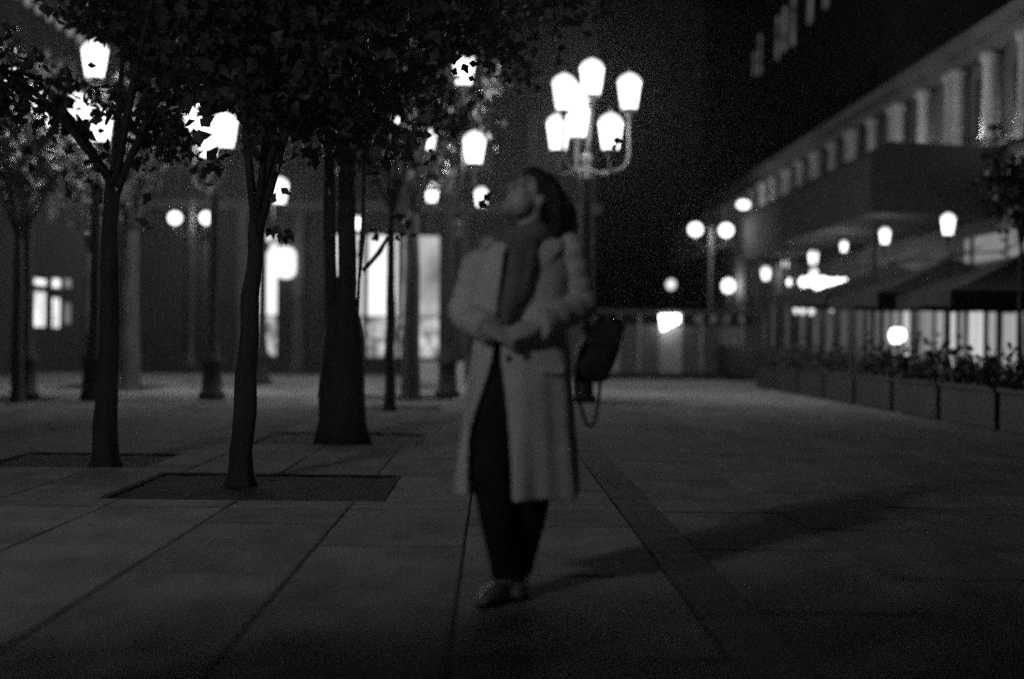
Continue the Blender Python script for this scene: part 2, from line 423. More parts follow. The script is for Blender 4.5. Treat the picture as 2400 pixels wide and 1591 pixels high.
for (yc, hw, a, b, c, d, lev) in LW:
    fr = child(MB().box((XL-.06, yc-hw+.002, a+.002), (XL-.004, yc-hw+.06, b-.002)).box((XL-.06, yc+hw-.06, a+.002), (XL-.004, yc+hw-.002, b-.002))
         .box((XL-.06, yc-.02, a+.002), (XL-.004, yc+.02, b-.002)).box((XL-.055, yc-hw+.055, a+.001), (XL-.008, yc+hw-.055, a+.05)).box((XL-.055, yc-hw+.055, b-.05), (XL-.008, yc+hw-.055, b-.001)).build('window', M_dark), lb)
    for (u, v, nm) in ((a, b, 'pane'), (c, d, 'fanlight')):
        o = MB().box((XL-.07, yc-hw+.02, u+.02), (XL-.03, yc+hw-.02, v-.02)).build(nm, E_cafe if lev == 3 else E_cafe2); o.parent = fr; o.matrix_parent_inverse = Matrix()
for (y0, z0, y1, z1) in Luf:
    fr = child(MB().box((XL-.06, y0+.002, z0+.002), (XL-.004, y0+.07, z1-.002)).box((XL-.06, y1-.07, z0+.002), (XL-.004, y1-.002, z1-.002)).box((XL-.06, (y0+y1)/2-.03, z0+.002), (XL-.004, (y0+y1)/2+.03, z1-.002)).box((XL-.055, y0+.065, z0+.001), (XL-.008, y1-.065, z0+.07)).box((XL-.055, y0+.065, z1-.07), (XL-.008, y1-.065, z1-.001)).build('window', M_dark), lb)
    o = MB().box((XL-.07, y0+.02, z0+.02), (XL-.03, y1-.02, z1-.02)).build('pane', M_glassdk); o.parent = fr; o.matrix_parent_inverse = Matrix()
for k in range(13):      # cornice brackets lit from below, their light put in as glowing bulbs
    px = 188 - 23.2*k - (k*k)*0.25
    p = onX(px, 115 + (px-175)*0.667*1.0, XL+.45)
    bo = empty('cornice_bracket_glow', (XL+.45, p.y, 9.60)); 
    MB().lathe([(.03,.14),(.085,.08),(.105,0),(.09,-.08),(.03,-.15)], 10).build('bulb', E_faint, bo, True)
    MB().lathe([(.035,.141),(.035,.215)], 8).build('glow_mount', M_iron, bo)
    tag(bo, ORD[k] + ' glowing stand-in for a lit bracket under the upper left cornice, counted from the clear lantern outwards', 'bulb', 'glowing brackets under the upper left cornice')

# --- right building along X = 10 : columns above, terrace below
XR = 10.0
rb = empty('colonnade_building', (XR, 45, 0)); tag(rb, 'long pale building on the right with columns under a cornice', 'building')
GW = [(24.0, 25.4, 1), (25.5, 26.9, 2), (27.0, 27.9, 2), (28.1, 28.7, 2), (28.85, 29.9, 3), (30.0, 30.5, 1), (30.6, 31.3, 3), (31.4, 32.1, 2), (32.2, 33.4, 1), (34.0, 34.7, 3), (34.8, 36.3, 1), (36.9, 37.8, 1), (38.4, 39.2, 0), (40.0, 40.9, 0), (41.8, 42.7, 0), (43.6, 44.4, 0), (45.5, 46.4, 0), (48, 49, 0), (50.5, 51.5, 0)]
CL = [(24.2, 26.0, 1), (26.1, 27.6, 1), (27.7, 29.6, 1), (29.8, 30.2, 1)]
UW = [(20.0+k*2.15, 5.25, 20.95+k*2.15, 6.55) for k in range(26)]
FW = [(46.6, 3.6, 47.3, 4.9), (48.2, 3.6, 49.0, 4.9), (44.4, 3.7, 45.2, 4.8), (52.5, 3.6, 53.4, 4.9)]
holes = [(a, .55, b, 2.45) for a, b, l in GW] + [(a, 2.75, b, 3.32) for a, b, l in CL] + UW + FW
mb = MB(); wall_with_holes(mb, 'X', XR, XR+.45, 17, 76, -.14, 7.0, holes)
mb.box((XR+.46, 17, -.14), (XR+3.4, 17.4, 7)); mb.box((XR+.46, 75.6, -.14), (XR+3.4, 76, 7)); mb.box((XR+3.0, 17.41, -.14), (XR+3.4, 75.59, 7))
child(mb.build('wall', M_stone), rb)
child(MB().box((XR-.55, 16.9, 7.12), (XR+3.4, 76.1, 7.36)).box((XR-.3, 16.95, 6.86), (XR-.002, 76.05, 7.11)).build('cornice', M_stone), rb)
child(MB().box((XR-.2, 16.95, 4.93), (XR-.002, 76.05, 5.08)).build('ledge', M_stone), rb)
for k in range(28):
    y = 19.35 + k*2.15 if True else 0
    cme = MB().lathe([(.19,5.09),(.19,5.2),(.15,5.24),(.14,5.9),(.125,6.6),(.17,6.66),(.2,6.72),(.2,6.84)], 14, (0,0,0)).mesh('column', M_pale, True) if k == 0 else cme
    for dy in ((-.22, .22) if k % 2 else (0,)):
        o = link_mesh('column', cme, rb, (XR-.26-XR, y+dy-45, 0))
for (a, b, l) in GW:
    fr = child(MB().box((XR+.003, a+.002, .552), (XR+.06, a+.05, 2.448)).box((XR+.003, b-.05, .552), (XR+.06, b-.002, 2.448)).box((XR+.003, a+.052, 2.39), (XR+.06, b-.052, 2.448)).build('window', M_dark), rb)
    o = MB().box((XR+.03, a+.02, .57), (XR+.07, b-.02, 2.43)).build('pane', E_cur[l]); o.parent = fr
for (a, b, l) in CL:
    child(MB().box((XR+.03, a+.02, 2.77), (XR+.07, b-.02, 3.30)).build('transom_pane', E_cur[l]), rb)
for (a, z0, b, z1) in UW:
    child(MB().box((XR+.03, a+.02, z0+.02), (XR+.07, b-.02, z1-.02)).build('upper_pane', M_glassdk), rb)
for (a, z0, b, z1) in FW:
    child(MB().box((XR+.03, a+.02, z0+.02), (XR+.07, b-.02, z1-.02)).build('lit_pane', E_attic), rb)
for k, px in enumerate((2150, 2190, 2305, 2368)):     # floodlights washing the columns
    y = onX(px, 330, XR-.3).y
    fl = empty('floodlight', (XR-.62, y, 5.1)); tag(fl, ['small floodlight at the foot of the column farthest along the canopy', 'small floodlight at the foot of the second lit column', 'small floodlight at the foot of the third lit column', 'small floodlight at the foot of the column nearest the frame edge'][k], 'floodlight', 'floodlights on the facade ledge')
    MB().box((-.09,-.09,0), (.09,.09,.10)).box((-.02,-.02,-.2), (.42,.02,-.16)).box((-.02,-.02,-.2),(.02,.02,0)).build('housing', M_iron, fl)
    MB().add([(-.06,-.06,.103),(.06,-.06,.103),(.06,.06,.103),(-.06,.06,.103)],[(0,1,2,3)]).build('lens', E_flood, fl); point(fl, (0,0,.2), 20.0, .03)

# --- tall block behind it
tb = empty('tall_block', (14, 70, 0)); tag(tb, 'tall dark block rising behind the right building with a few dim windows', 'building')
TH = []
for (px, py, h) in ((1768, 150, 1.3), (1780, 128, 2.2), (1822, 90, 2.2), (1838, 68, 2.2), (1858, 45, 2.6), (1898, 4, 2.0), (1935, -40, 2.2)):
    p = onX(px, py, 14.0); TH.append((p.y-.5, p.z-h/2, p.y+.5, p.z+h/2))
TH.sort()
mb = MB(); wall_with_holes(mb, 'X', 14.0, 14.4, 50, 96, -.14, 24, TH)
mb.box((14.41, 50, -.14), (26, 50.4, 24)); mb.box((14.41, 95.6, -.14), (26, 96, 24)); mb.box((25.6, 50.41, -.14), (26, 95.59, 24)); mb.box((14.41, 50.41, 23.6), (25.59, 95.59, 23.98))
child(mb.build('wall', M_render), tb)
child(MB().box((13.5, 49.9, 24.0), (26.1, 96.1, 24.4)).build('cornice', M_render), tb)
for (a, z0, b, z1) in TH: child(MB().box((14.03, a+.02, z0+.02), (14.07, b-.02, z1-.02)).build('lit_pane', E_attic), tb)
for k in range(20):
    for z in (9.5, 13.0, 16.5, 20.0):
        child(MB().box((13.96, 52+k*2.15, z), (13.997, 53+k*2.15, z+1.7)).build('shuttered_window', M_dark), tb) if z < 13 or z > 20.1 else None

# ------------------------------------------------------------------ terrace on the right
# box canopies
for k, (ya, yb, xl, zt_, lab) in enumerate(((27.6, 36.4, 7.32, 5.0, 'large dark box canopy above the terrace, nearest the camera'), (38.2, 45.5, 7.95, 5.3, 'dark box canopy farther down the terrace'))):
    wC = XR - .03 - xl
    c = empty('canopy', (xl, ya, 0)); tag(c, lab, 'canopy', 'terrace canopies')
    MB().add([(0,0,3.60),(wC,0,3.60),(wC,0,zt_-.1),(.35,0,zt_),(0,0,zt_-.3),
              (0,yb-ya,3.60),(wC,yb-ya,3.60),(wC,yb-ya,zt_-.1),(.35,yb-ya,zt_),(0,yb-ya,zt_-.3)],
             [(0,4,3,2,1),(5,6,7,8,9),(0,5,9,4),(4,9,8,3),(3,8,7,2),(2,7,6,1),(1,6,5,0)]).build('canvas_hood', M_canvas, c)
    for yy in (.15, yb-ya-.15):
        MB().tube([(.12, yy, 0), (.12, yy, 3.449)], .045, 8).build('post', M_iron, c)
# parasols
def parasol(x, y, h, lab):
    p = empty('parasol', (x, y, 0)); tag(p, lab, 'parasol', 'dark parasols on the terrace')
    mb = MB(); n = 6; hw = 1.75
    ring = [(-hw,-hw),(hw,-hw),(hw,hw),(-hw,hw)]
    vs = [(0,0,h+.68)]; 
    for j in range(1, n+1):
        t = j/n
        for i in range(4):
            for q in range(n):
                a, b = ring[i], ring[(i+1) % 4]; s = q/n
                sag = -.05*math.sin(math.pi*s)*math.sin(math.pi*t)
                vs.append(((a[0]+(b[0]-a[0])*s)*t, (a[1]+(b[1]-a[1])*s)*t, h+.68*(1-t)**1.15+sag))
    m_ = 4*n; fs = [(0, 1+k, 1+(k+1) % m_) for k in range(m_)]
    for j in range(n-1):
        for k in range(m_): fs.append((1+j*m_+k, 1+(j+1)*m_+k, 1+(j+1)*m_+(k+1) % m_, 1+j*m_+(k+1) % m_))
    base = 1+(n-1)*m_
    va = [Vector(v) - Vector((0,0,.22+.02*math.cos(k*1.57))) for k, v in enumerate(vs[base:base+m_])]
    nb = len(vs); vs += va
    for k in range(m_): fs.append((base+k, nb+k, nb+(k+1) % m_, base+(k+1) % m_))
    o = mb.add(vs, fs).build('canopy_cloth', M_canvas, p); s = o.modifiers.new('s', 'SOLIDIFY'); s.thickness = .006
    MB().tube([(0,0,.05),(0,0,h+.74)], .03, 10).build('pole', M_iron, p)
    MB().box((-.3,-.3,0),(.3,.3,.06)).build('base_plate', M_iron, p)
    for (a, b) in ring:
        MB().tube([(a*.02, b*.02, h+.62), (a*.97, b*.97, h-.02)], .012, 5).build('rib', M_iron, p)
    return p
parasol(8.35, 22.2, 1.84, 'dark square parasol nearest the right edge of the picture')
parasol(8.05, 25.0, 1.9, 'dark square parasol in the middle of the terrace row')
parasol(8.05, 28.7, 2.0, 'dark square parasol next to the one in the middle, farther off')
# planters with hedge plants
def leafcloud(mb, pts, size, r, squash=1.0):
    for p in pts:
        p = Vector(p)
        n = Vector((r.gauss(0,1), r.gauss(0,1), r.gauss(0,.8)+.3)).normalized()
        t = n.orthogonal().normalized(); t.rotate(Quaternion(n, r.uniform(0, 6.28))); b = n.cross(t)
        s = size*r.uniform(.65, 1.25)
        sh = ((0,-.55),(.26,-.28),(.42,.02),(.24,.2),(.16,.42),(0,.7),(-.18,.38),(-.27,.16),(-.40,-.04),(-.25,-.3))
        vs = [p + (t*x + b*y)*s + n*(abs(x)*.35*s) for x, y in sh]
        mb.add(vs, [(0,1,9),(1,8,9),(1,2,8),(2,3,7,8),(3,4,6,7),(4,5,6)])
plab = ['planter trough with a low clipped hedge, nearest along the terrace edge', 'second planter trough along the terrace edge', 'third planter trough along the terrace edge',
        'fourth planter trough along the terrace edge', 'fifth planter trough along the terrace edge', 'sixth planter trough along the terrace edge', 'seventh planter trough along the terrace edge', 'planter trough at the far end of the terrace edge']
pme = MB().box((-.26,-1.05,.02),(.26,1.05,.48)).box((-.29,-1.08,.481),(.29,1.08,.54)).mesh('trough', M_dark)
for k in range(8):
    y = 16.2 + k*2.3
    p = empty('planter', (6.45, y, 0)); tag(p, plab[k], 'planter', 'planters along the terrace edge')
    link_mesh('trough', pme, p)
    r = random.Random(50+k); pts = []
    hmax = r.uniform(.30, .48)
    for i in range(520):
        pts.append((r.uniform(-.3,.3), r.uniform(-1.06,1.06), .52 + abs(r.gauss(0,.5))*hmax*1.0))
    h = MB(); leafcloud(h, pts, .085, r); o = h.build('hedge', M_hedge, p, fixn=False); tag(o, kind='stuff')
# glass wind screens with posts behind the planters
slab = ['wind screen panel with pale posts, nearest along the terrace', 'second wind screen panel along the terrace', 'third wind screen panel along the terrace', 'fourth wind screen panel along the terrace', 'wind screen panel at the far end of the terrace']
for k in range(5):
    y = 33.4 + k*2.4
    s = empty('wind_screen', (7.0, y, 0)); tag(s, slab[k], 'wind screen', 'wind screens at the far terrace')
    MB().box((-.02, .06, .1), (.02, 2.3, .95)).build('lower_panel', M_dark, s)
    for yy in (0, 1.18): MB().box((-.03, yy-.03, 0), (.03, yy+.03, 2.15)).build('post', M_iron, s)
    MB().box((-.025, -.03, 2.151), (.025, 2.34, 2.2)).build('rail', M_iron, s)
# cafe tables and chairs (just dark shapes behind the planters)
def table(x, y, lab):
    t = empty('cafe_table', (x, y, 0)); tag(t, lab, 'table', 'tables on the terrace')
    MB().lathe([(.36,.72),(.37,.735),(.36,.75)], 20).build('table_top', M_dark, t)
    MB().lathe([(.22,0),(.2,.03),(.03,.06),(.03,.719)], 12).build('pedestal', M_iron, t)
def chair(x, y, rz, lab):
    c = empty('cafe_chair', (x, y, 0), rz); tag(c, lab, 'chair', 'chairs on the terrace')
    MB().box((-.21,-.21,.44),(.21,.21,.475)).build('seat', M_dark, c, bevel=.01)
    MB().box((-.2,.19,.62),(.2,.215,.88)).build('backrest', M_dark, c, bevel=.008)
    for sx in (-1,1):
        for sy in (-1,1):
            MB().tube([(sx*.2, sy*.2, 0), (sx*.18, sy*.19, .439 if sy < 0 else .9)], .012, 6).build('leg', M_iron, c)
for k in range(4):
    y = 20.4 + k*3.4
    nm = ['nearest the frame edge', 'second along the terrace', 'third along the terrace', 'farthest along the terrace'][k]
    table(7.9, y+.9, 'small round cafe table behind the planters, ' + nm)
    chair(7.3, y+.9, R(90), 'dark cafe chair facing the facade at the table ' + nm)
    chair(8.5, y+.9, R(-90), 'dark cafe chair facing the planters at the table ' + nm)
# lit lamp box on a terrace table, bulbs, sconces
a = P(2103, 786, 24.6)
tl = empty('table_lamp', (a.x, a.y, a.z-.14)); tag(tl, 'small bright lamp standing low behind the terrace planters', 'lamp')
MB().lathe([(.09,.0),(.13,.05),(.15,.14),(.13,.23),(.08,.27)], 12).build('shade', E_bulb, tl, True); point(tl, (0,0,.13), 5.0, .05)
MB().tube([(0,0,-a.z+.14),(0,0,-.001)], .02, 8).build('stem', M_iron, tl)
bl_px = [(1853,661,.10),(1884,661,.13),(1905,657,.16),(1918,668,.13),(1928,660,.13),(1945,662,.11),(1962,662,.11),(1978,664,.12),(2004,665,.11),(2033,667,.08),(1908,640,.12)]
for k, (px, py, r_) in enumerate(bl_px):
    p = onX(px, py, 8.2)
    b = empty('pendant_lamp', p)
    tag(b, (ORD[k] + ' bright bulb from the left in the row under the far terrace roof') if k < 10 else 'bright bulb hung just above the row under the far terrace roof', 'lamp', 'row of bulbs over the far terrace')
    MB().ell((0,0,0), (r_, r_, r_*1.05), None, 12, 8).build('bulb', E_bulb if k < 9 else E_cafe, b, True)
    if k < 9: point(b, (0,0,0), 7.0, .05)
    MB().tube([(0,0,r_*.98),(0,0,3.46-p.z)], .012, 6).build('cord', M_iron, b)
for k, (px, py) in enumerate(((1866,718),(1882,719),(1902,720),(1950,710))):
    p = onX(px, py, 9.7)
    b = empty('wall_sconce', p); tag(b, ['small oval wall light low on the far terrace wall, leftmost of four', 'small oval wall light, second from the left of four', 'small oval wall light, third from the left of four', 'small oval wall light set apart to the right of the other three'][k], 'wall light', 'oval wall lights of the far terrace')
    MB().ell((0,0,0), (.09,.12,.25), None, 12, 8).build('glass', E_cafe if k else E_cafe, b, True)
    MB().box((.06,-.04,-.05),(.299,.04,.05)).build('bracket', M_iron, b)

# ------------------------------------------------------------------ lanterns
def lantern_meshes():
    n = 6
    glass = MB().lathe([(.135,.0),(.205,.44)], n).mesh('glass', E_lan)
    dome = MB().lathe([(.205,.445),(.19,.50),(.13,.56),(.05,.60),(.02,.61)], 12).mesh('dome', E_dome, True)
    fr = MB(); fr.lathe([(.02,-.16),(.045,-.14),(.05,-.09),(.10,-.04),(.145,-.022),(.145,-.004)], 12)
    fr.lathe([(.215,.4405),(.225,.443),(.215,.4445)], 12); fr.lathe([(.02,.611),(.03,.64),(.012,.70)], 8)
    for k in range(n):
        a = 2*math.pi*k/n
        fr.tube([(.139*math.cos(a), .139*math.sin(a), -.004), (.209*math.cos(a), .209*math.sin(a), .442)], .007, 4)
    return glass, dome, fr.mesh('lantern', M_iron)
LG, LD, LF = lantern_meshes()
def lantern(parent, loc, s=1.0, rz=0.0, watt=None):
    o = link_mesh('lantern', LF, parent, loc, (0,0,rz), (s,s,s))
    link_mesh('glass', LG, o); link_mesh('dome', LD, o); point(o, (0,0,.25), watt or W_LANTERN, .09)
    return o
def candelabra(px, d, lans, lab, group='lanterns on posts around the square', s=1.0, hub=None, post_r=.09):
    base = P(px, 795, d); base.z = 0
    root = empty('street_lamp', base); tag(root, lab, 'street lamp', group)
    pts = []
    for (lx, ly, dd) in lans:
        p = P(lx, ly, d+dd) - base; p.z -= .22*s      # pixel is the lantern's middle
        pts.append(p)
    hz = hub if hub is not None else min(p.z for p in pts) - .55
    top = max(pts, key=lambda p: p.z)
    pm = MB()
    pm.lathe([(.22,0),(.22,.10),(.17,.14),(.155,.55),(.18,.58),(.18,.66),(.13,.74),(post_r*1.2,.95),(post_r,1.1),(post_r*.85,hz-.3),(post_r*1.5,hz-.24),(post_r*1.5,hz-.16),(post_r*.9,hz-.1),(post_r*.8,hz+.1),(post_r*1.2,hz+.16),(post_r*.5,hz+.24)], 14)
    pm.build('post', M_iron, root, True)
    for p in pts:
        f = p - Vector((0,0,.16*s))
        lat = Vector((f.x, f.y, 0))
        if lat.length < .12:
            c = [Vector((0,0,hz+.2)), Vector((f.x*.5,f.y*.5,(hz+f.z)/2)), f]
        else:
            a = Vector((0,0,hz))
            q = [a, a + lat*.35 + Vector((0,0,-.10)), a + lat*.95 + Vector((0,0,.04)), Vector((lat.x, lat.y, f.z-.2)), f]
            q[2].z = min(q[2].z, f.z-.25); 
            c = []
            for i in range(len(q)-1):
                for t in range(5):
                    t_ = t/5; p0 = q[max(i-1,0)]; p1 = q[i]; p2 = q[i+1]; p3 = q[min(i+2,len(q)-1)]
                    c.append(.5*((2*p1)+(p2-p0)*t_+(2*p0-5*p1+4*p2-p3)*t_**2+(3*p1-p0-3*p2+p3)*t_**3))
            c.append(f)
        MB().tube(c, .028*s, 8).build('arm', M_iron, root, True)
        lantern(root, p, s, rng.uniform(0,1))
    return root
candelabra(1370, 24.0, [(1387,192,0),(1322,228,-.5),(1352,250,.65),(1475,226,-.1),(1354,292,.5),(1309,321,-.35),(1431,320,-.45)],
           'candelabra street lamp with seven bright lanterns just right of the person', hub=P(1370,392,24).z, s=1.0)
candelabra(222, 22.5, [(222,150,0),(183,272,.5),(236,300,-.5)], 'street lamp with a clear top lantern at upper left, lower lanterns behind leaves', hub=P(222,400,22.5).z, s=.98)
candelabra(62, 23.0, [(24,190,-.1),(88,246,.2),(112,286,.4)], 'street lamp at the far left edge glimpsed through leaves', hub=P(62,390,23).z, s=.62)
candelabra(498, 23.5, [(456,278,.3),(527,316,-.3),(488,340,.3)], 'street lamp with a brilliant lantern above the leaning trunk', hub=P(498,430,23.5).z, s=.98)
candelabra(614, 31.0, [(655,455,0),(642,362,.3)], 'street lamp showing one lantern through leaves right of the leaning trunk', hub=P(614,560,31).z, s=.95)
candelabra(1050, 25.5, [(1087,172,-.2),(1112,356,-.3),(1000,326,.3),(946,284,.4)], 'street lamp with leaf-crossed lantern above and bright lantern left of the person\'s head', hub=P(1050,430,25.5).z, s=.95)
candelabra(1070, 36.0, [(1012,458,.2),(1128,468,-.2)], 'smaller distant street lamp whose two lanterns peep past leaves left of the person', hub=P(1070,540,36).z, s=.8)
candelabra(838, 40.0, [(838,527,0)], 'small distant lantern on a thin post above the bright shopfront', hub=P(838,580,40).z, s=.62, post_r=.06)
# the next lamp of the same row stands just out of frame beside the camera; it lights the person from the front
def lamp_beside(x, y, lab):
    root = empty('street_lamp', (x, y, 0)); tag(root, lab, 'street lamp', 'lanterns on posts around the square')
    MB().lathe([(.30,0),(.30,.10),(.24,.14),(.22,.55),(.25,.58),(.25,.66),(.16,.74),(.11,.95),(.09,1.1),(.075,3.9),(.12,4.0),(.06,4.1),(.03,4.25)], 14).build('post', M_iron, root, True)
    lantern(root, (0,0,4.4), 1.0, 0, 170.0)
    for k in range(5):
        a = 2*math.pi*k/5; v = Vector((math.cos(a)*.62, math.sin(a)*.62, 4.15))
        MB().tube([(0,0,3.8),(v.x*.4,v.y*.4,3.72),(v.x*.95,v.y*.95,3.85),(v.x,v.y,v.z-.16)], .028, 8).build('arm', M_iron, root, True)
        lantern(root, v, 1.0, 0, 170.0)
lamp_beside(-5.0, -2.5, 'candelabra street lamp out of view behind the camera on the left')
# lanterns on facade brackets
fl_labs = ['facade lantern nearest the right edge, tapered and bright', 'second facade lantern from the right edge', 'third facade lantern from the right edge', 'fourth facade lantern from the right, a wide one', 'fifth facade lantern from the right', 'sixth facade lantern from the right, in a close pair', 'seventh facade lantern, small one in the close pair']
for k, (px, py, d, s) in enumerate(((2222,532,26.3,.66),(2074,558,29.0,.55),(1978,581,33,.42),(1906,608,38,.62),(1840,622,42,.42),(1795,645,50,.75),(1818,655,54,.5))):
    p = P(px, py, d); p.z -= .22*s
    o = empty('facade_lantern', p); tag(o, fl_labs[k], 'lantern', 'lanterns along the right facade')
    f = lantern(o, (0,0,0), s, 0, 15.0)
    reach = max(XR - p.x, .3)
    MB().tube([(0,0,-.16*s),(0,0,-.26),(.1,0,-.36),(reach*.6,0,-.3),(reach-.03,0,-.02)], .016, 6).build('bracket', M_iron, o)
# twin-globe lamps
def twin(px, d, gl, lab, mast=None):
    base = P(px, 795, d); base.z = 0
    o = empty('twin_globe_lamp', base); tag(o, lab, 'street lamp', 'twin globe lamps')
    ps = [P(a, b, d) - base for a, b, r_ in gl]
    zt = max(p.z for p in ps)
    top = zt + .1 if mast is None else P(px, mast, d).z
    MB().lathe([(.16,0),(.16,.3),(.09,.4),(.07,1.2),(.055,zt+.1),(.035,top)], 12).build('post', M_stone, o, True)
    for p, (a, b, r_) in zip(ps, gl):
        MB().tube([(0,0,zt-.55),(p.x*.5,p.y*.5,zt-.62),(p.x,p.y,p.z-r_-.12),(p.x,p.y,p.z-r_*.9)], .022, 7).build('arm', M_stone, o, True)
        gb = MB().ell((p.x,p.y,p.z), (r_,r_,r_*.95), None, 16, 10).build('globe', E_globe, o, True); point(o, (p.x,p.y,p.z), 60.0, .1)
twin(447, 44, [(410,511,.20),(484,511,.20)], 'twin globe street lamp with a tall mast at left, before the dark facade', 402)
twin(1664, 45, [(1630,538,.22),(1702,540,.22)], 'twin globe street lamp right of the candelabra in the open square')
def globe_post(px, py, d, r_, lab, e=E_globe):
    base = P(px, 795, d); base.z = -0.14; p = P(px, py, d)-base
    o = empty('globe_lamp', base); tag(o, lab, 'street lamp')
    MB().lathe([(.12,0),(.12,.25),(.06,.35),(.045,p.z-r_*.9)], 10).build('post', M_iron, o, True)
    MB().ell((p.x,p.y,p.z), (r_,r_,r_*1.1), None, 14, 9).build('globe', e, o, True)
    if e is E_globe: point(o, (p.x,p.y,p.z), 45.0, .1)
globe_post(1707, 670, 58, .26, 'single globe lamp below the right twin globes')
globe_post(1573, 667, 62, .20, 'small dimmer globe lamp above the low market stall', E_cafe)
# tall post with a wide head
base = P(1758, 795, 50); base.z = -.14; p = P(1743, 480, 50)-base
o = empty('cobra_lamp', base); tag(o, 'tall street lamp with a wide oval head at the end of the right facade', 'street lamp')
MB().tube([(0,0,0),(0,0,p.z*.9),(p.x*.35,p.y*.35,p.z+.1),(p.x,p.y,p.z+.16)], [.08,.06,.045,.035], 9).build('post', M_iron, o, True)
MB().ell((p.x,p.y,p.z), (.24,.24,.15), None, 14, 8).build('head', E_globe, o, True); point(o, (p.x,p.y,p.z), 60.0, .1)

# ------------------------------------------------------------------ market stall across the square
s0, s1 = onY(1400, 870, 44.0), onY(1790, 870, 44.0)
st = empty('market_stall', (s0.x, 44.0, -.14)); tag(st, 'low pale market stall with a lit sign and faint panels across the square', 'stall')
wS = s1.x - s0.x; hS = onY(1600, 728, 44).z + .14
MB().box((0,0,0),(wS,1.8,.22)).build('plinth', M_dark, st)
np_ = 8
for k in range(np_):
    MB().box((wS*k/np_+.03,.02,.221),(wS*(k+1)/np_-.03,.06,hS*.78)).build('panel', M_stone if k % 3 else M_pale, st)
for k in range(np_+1):
    MB().box((wS*k/np_-.03,-.02,.221),(wS*k/np_+.03,.08,hS-.1)).build('post', M_pale, st)
MB().box((-.15,-.3,hS-.1),(wS+.15,1.9,hS)).build('roof', M_stone, st)
MB().box((0,1.7,.221),(wS,1.78,hS-.101)).build('back_panel', M_render, st)
a, b = onY(1546, 738, 43.65), onY(1592, 776, 43.65)
sgn = MB().add([(a.x,43.62,a.z),(b.x,43.62,a.z+.02),(b.x,43.62,b.z+.28),(a.x+.08,43.62,b.z),(a.x,43.66,a.z),(b.x,43.66,a.z+.02),(b.x,43.66,b.z+.28),(a.x+.08,43.66,b.z)],
     [(0,1,2,3),(7,6,5,4),(0,4,5,1),(1,5,6,2),(2,6,7,3),(3,7,4,0)]).build('lit_sign', glow('stall_sign', 9.0)); sgn.parent = st; sgn.matrix_parent_inverse = Matrix.Translation(-Vector(st.location))
for k, px in enumerate((1636, 1672, 1702, 1737)):
    p = onY(px, 748, 43.6)-Vector(st.location); MB().ell(p, (.12,.12,.12), None, 10, 6).build('bulb', glow('stall_bulb', .07), st, True)

# concrete block planter by the far trees
a = G(1040, 896)
pl = empty('concrete_planter', a); tag(pl, 'pale concrete block near the kerb left of the person', 'planter')
MB().box((-.62,-.4,0),(.5,.4,.50)).build('block', M_pale, pl, bevel=.02)
MB().box((-.54,-.33,.501),(.42,.33,.53)).build('soil', M_soil, pl)

# ------------------------------------------------------------------ trees
# open sight gaps in the foliage in front of lanterns (leaves are thinner there)
GAPS = [(222,150,52,.98),(236,300,40,.82),(183,272,34,.8),(456,278,34,.75),(527,316,52,1.0),(488,340,26,.7),(655,455,30,.95),
        (1087,172,44,.97),(1112,356,48,1.0),(1000,326,26,.75),(946,284,26,.7),(1387,192,60,1),(1330,235,70,1),(1475,226,60,1),(1354,292,60,1),(1309,321,60,1),(1431,320,50,1),
        (410,511,40,1),(484,511,40,1),(838,527,20,.97),(1012,458,22,.8),(1128,468,24,.8),(640,362,22,.7),(30,190,30,.6),(88,246,26,.6)]
def gap_ok(p, r):
    px, py, d = pix(p)
    if d < 1: return True
    for gx, gy, gr, pr in GAPS:
        if abs(px-gx) < gr and abs(py-gy) < gr and (px-gx)**2+(py-gy)**2 < gr*gr: return r.random() > pr
    if px < 205 and abs(py - (115+(px-175)*.667)) < 42 and r.random() < .96: return False
    # shop windows and lower band stay clear
    if 560 < px < 1045 and 575 < py < 860: return False
    if 1140 < px < 1420 and 380 < py < 1400 and d < 9: return False
    return True
def clear(pl_, B):
    for i in range(len(pl_)-1):
        for t in range(5):
            px, py, d = pix(B + pl_[i].lerp(pl_[i+1], t/5))
            if d < 1: continue
            if px < 195 and abs(py - (115+(px-175)*.667)) < 25: return False
            if d > 21: continue
            for gx, gy, gr, pr in GAPS:
                if pr > .8 and (px-gx)**2+(py-gy)**2 < gr*gr: return False
    return True
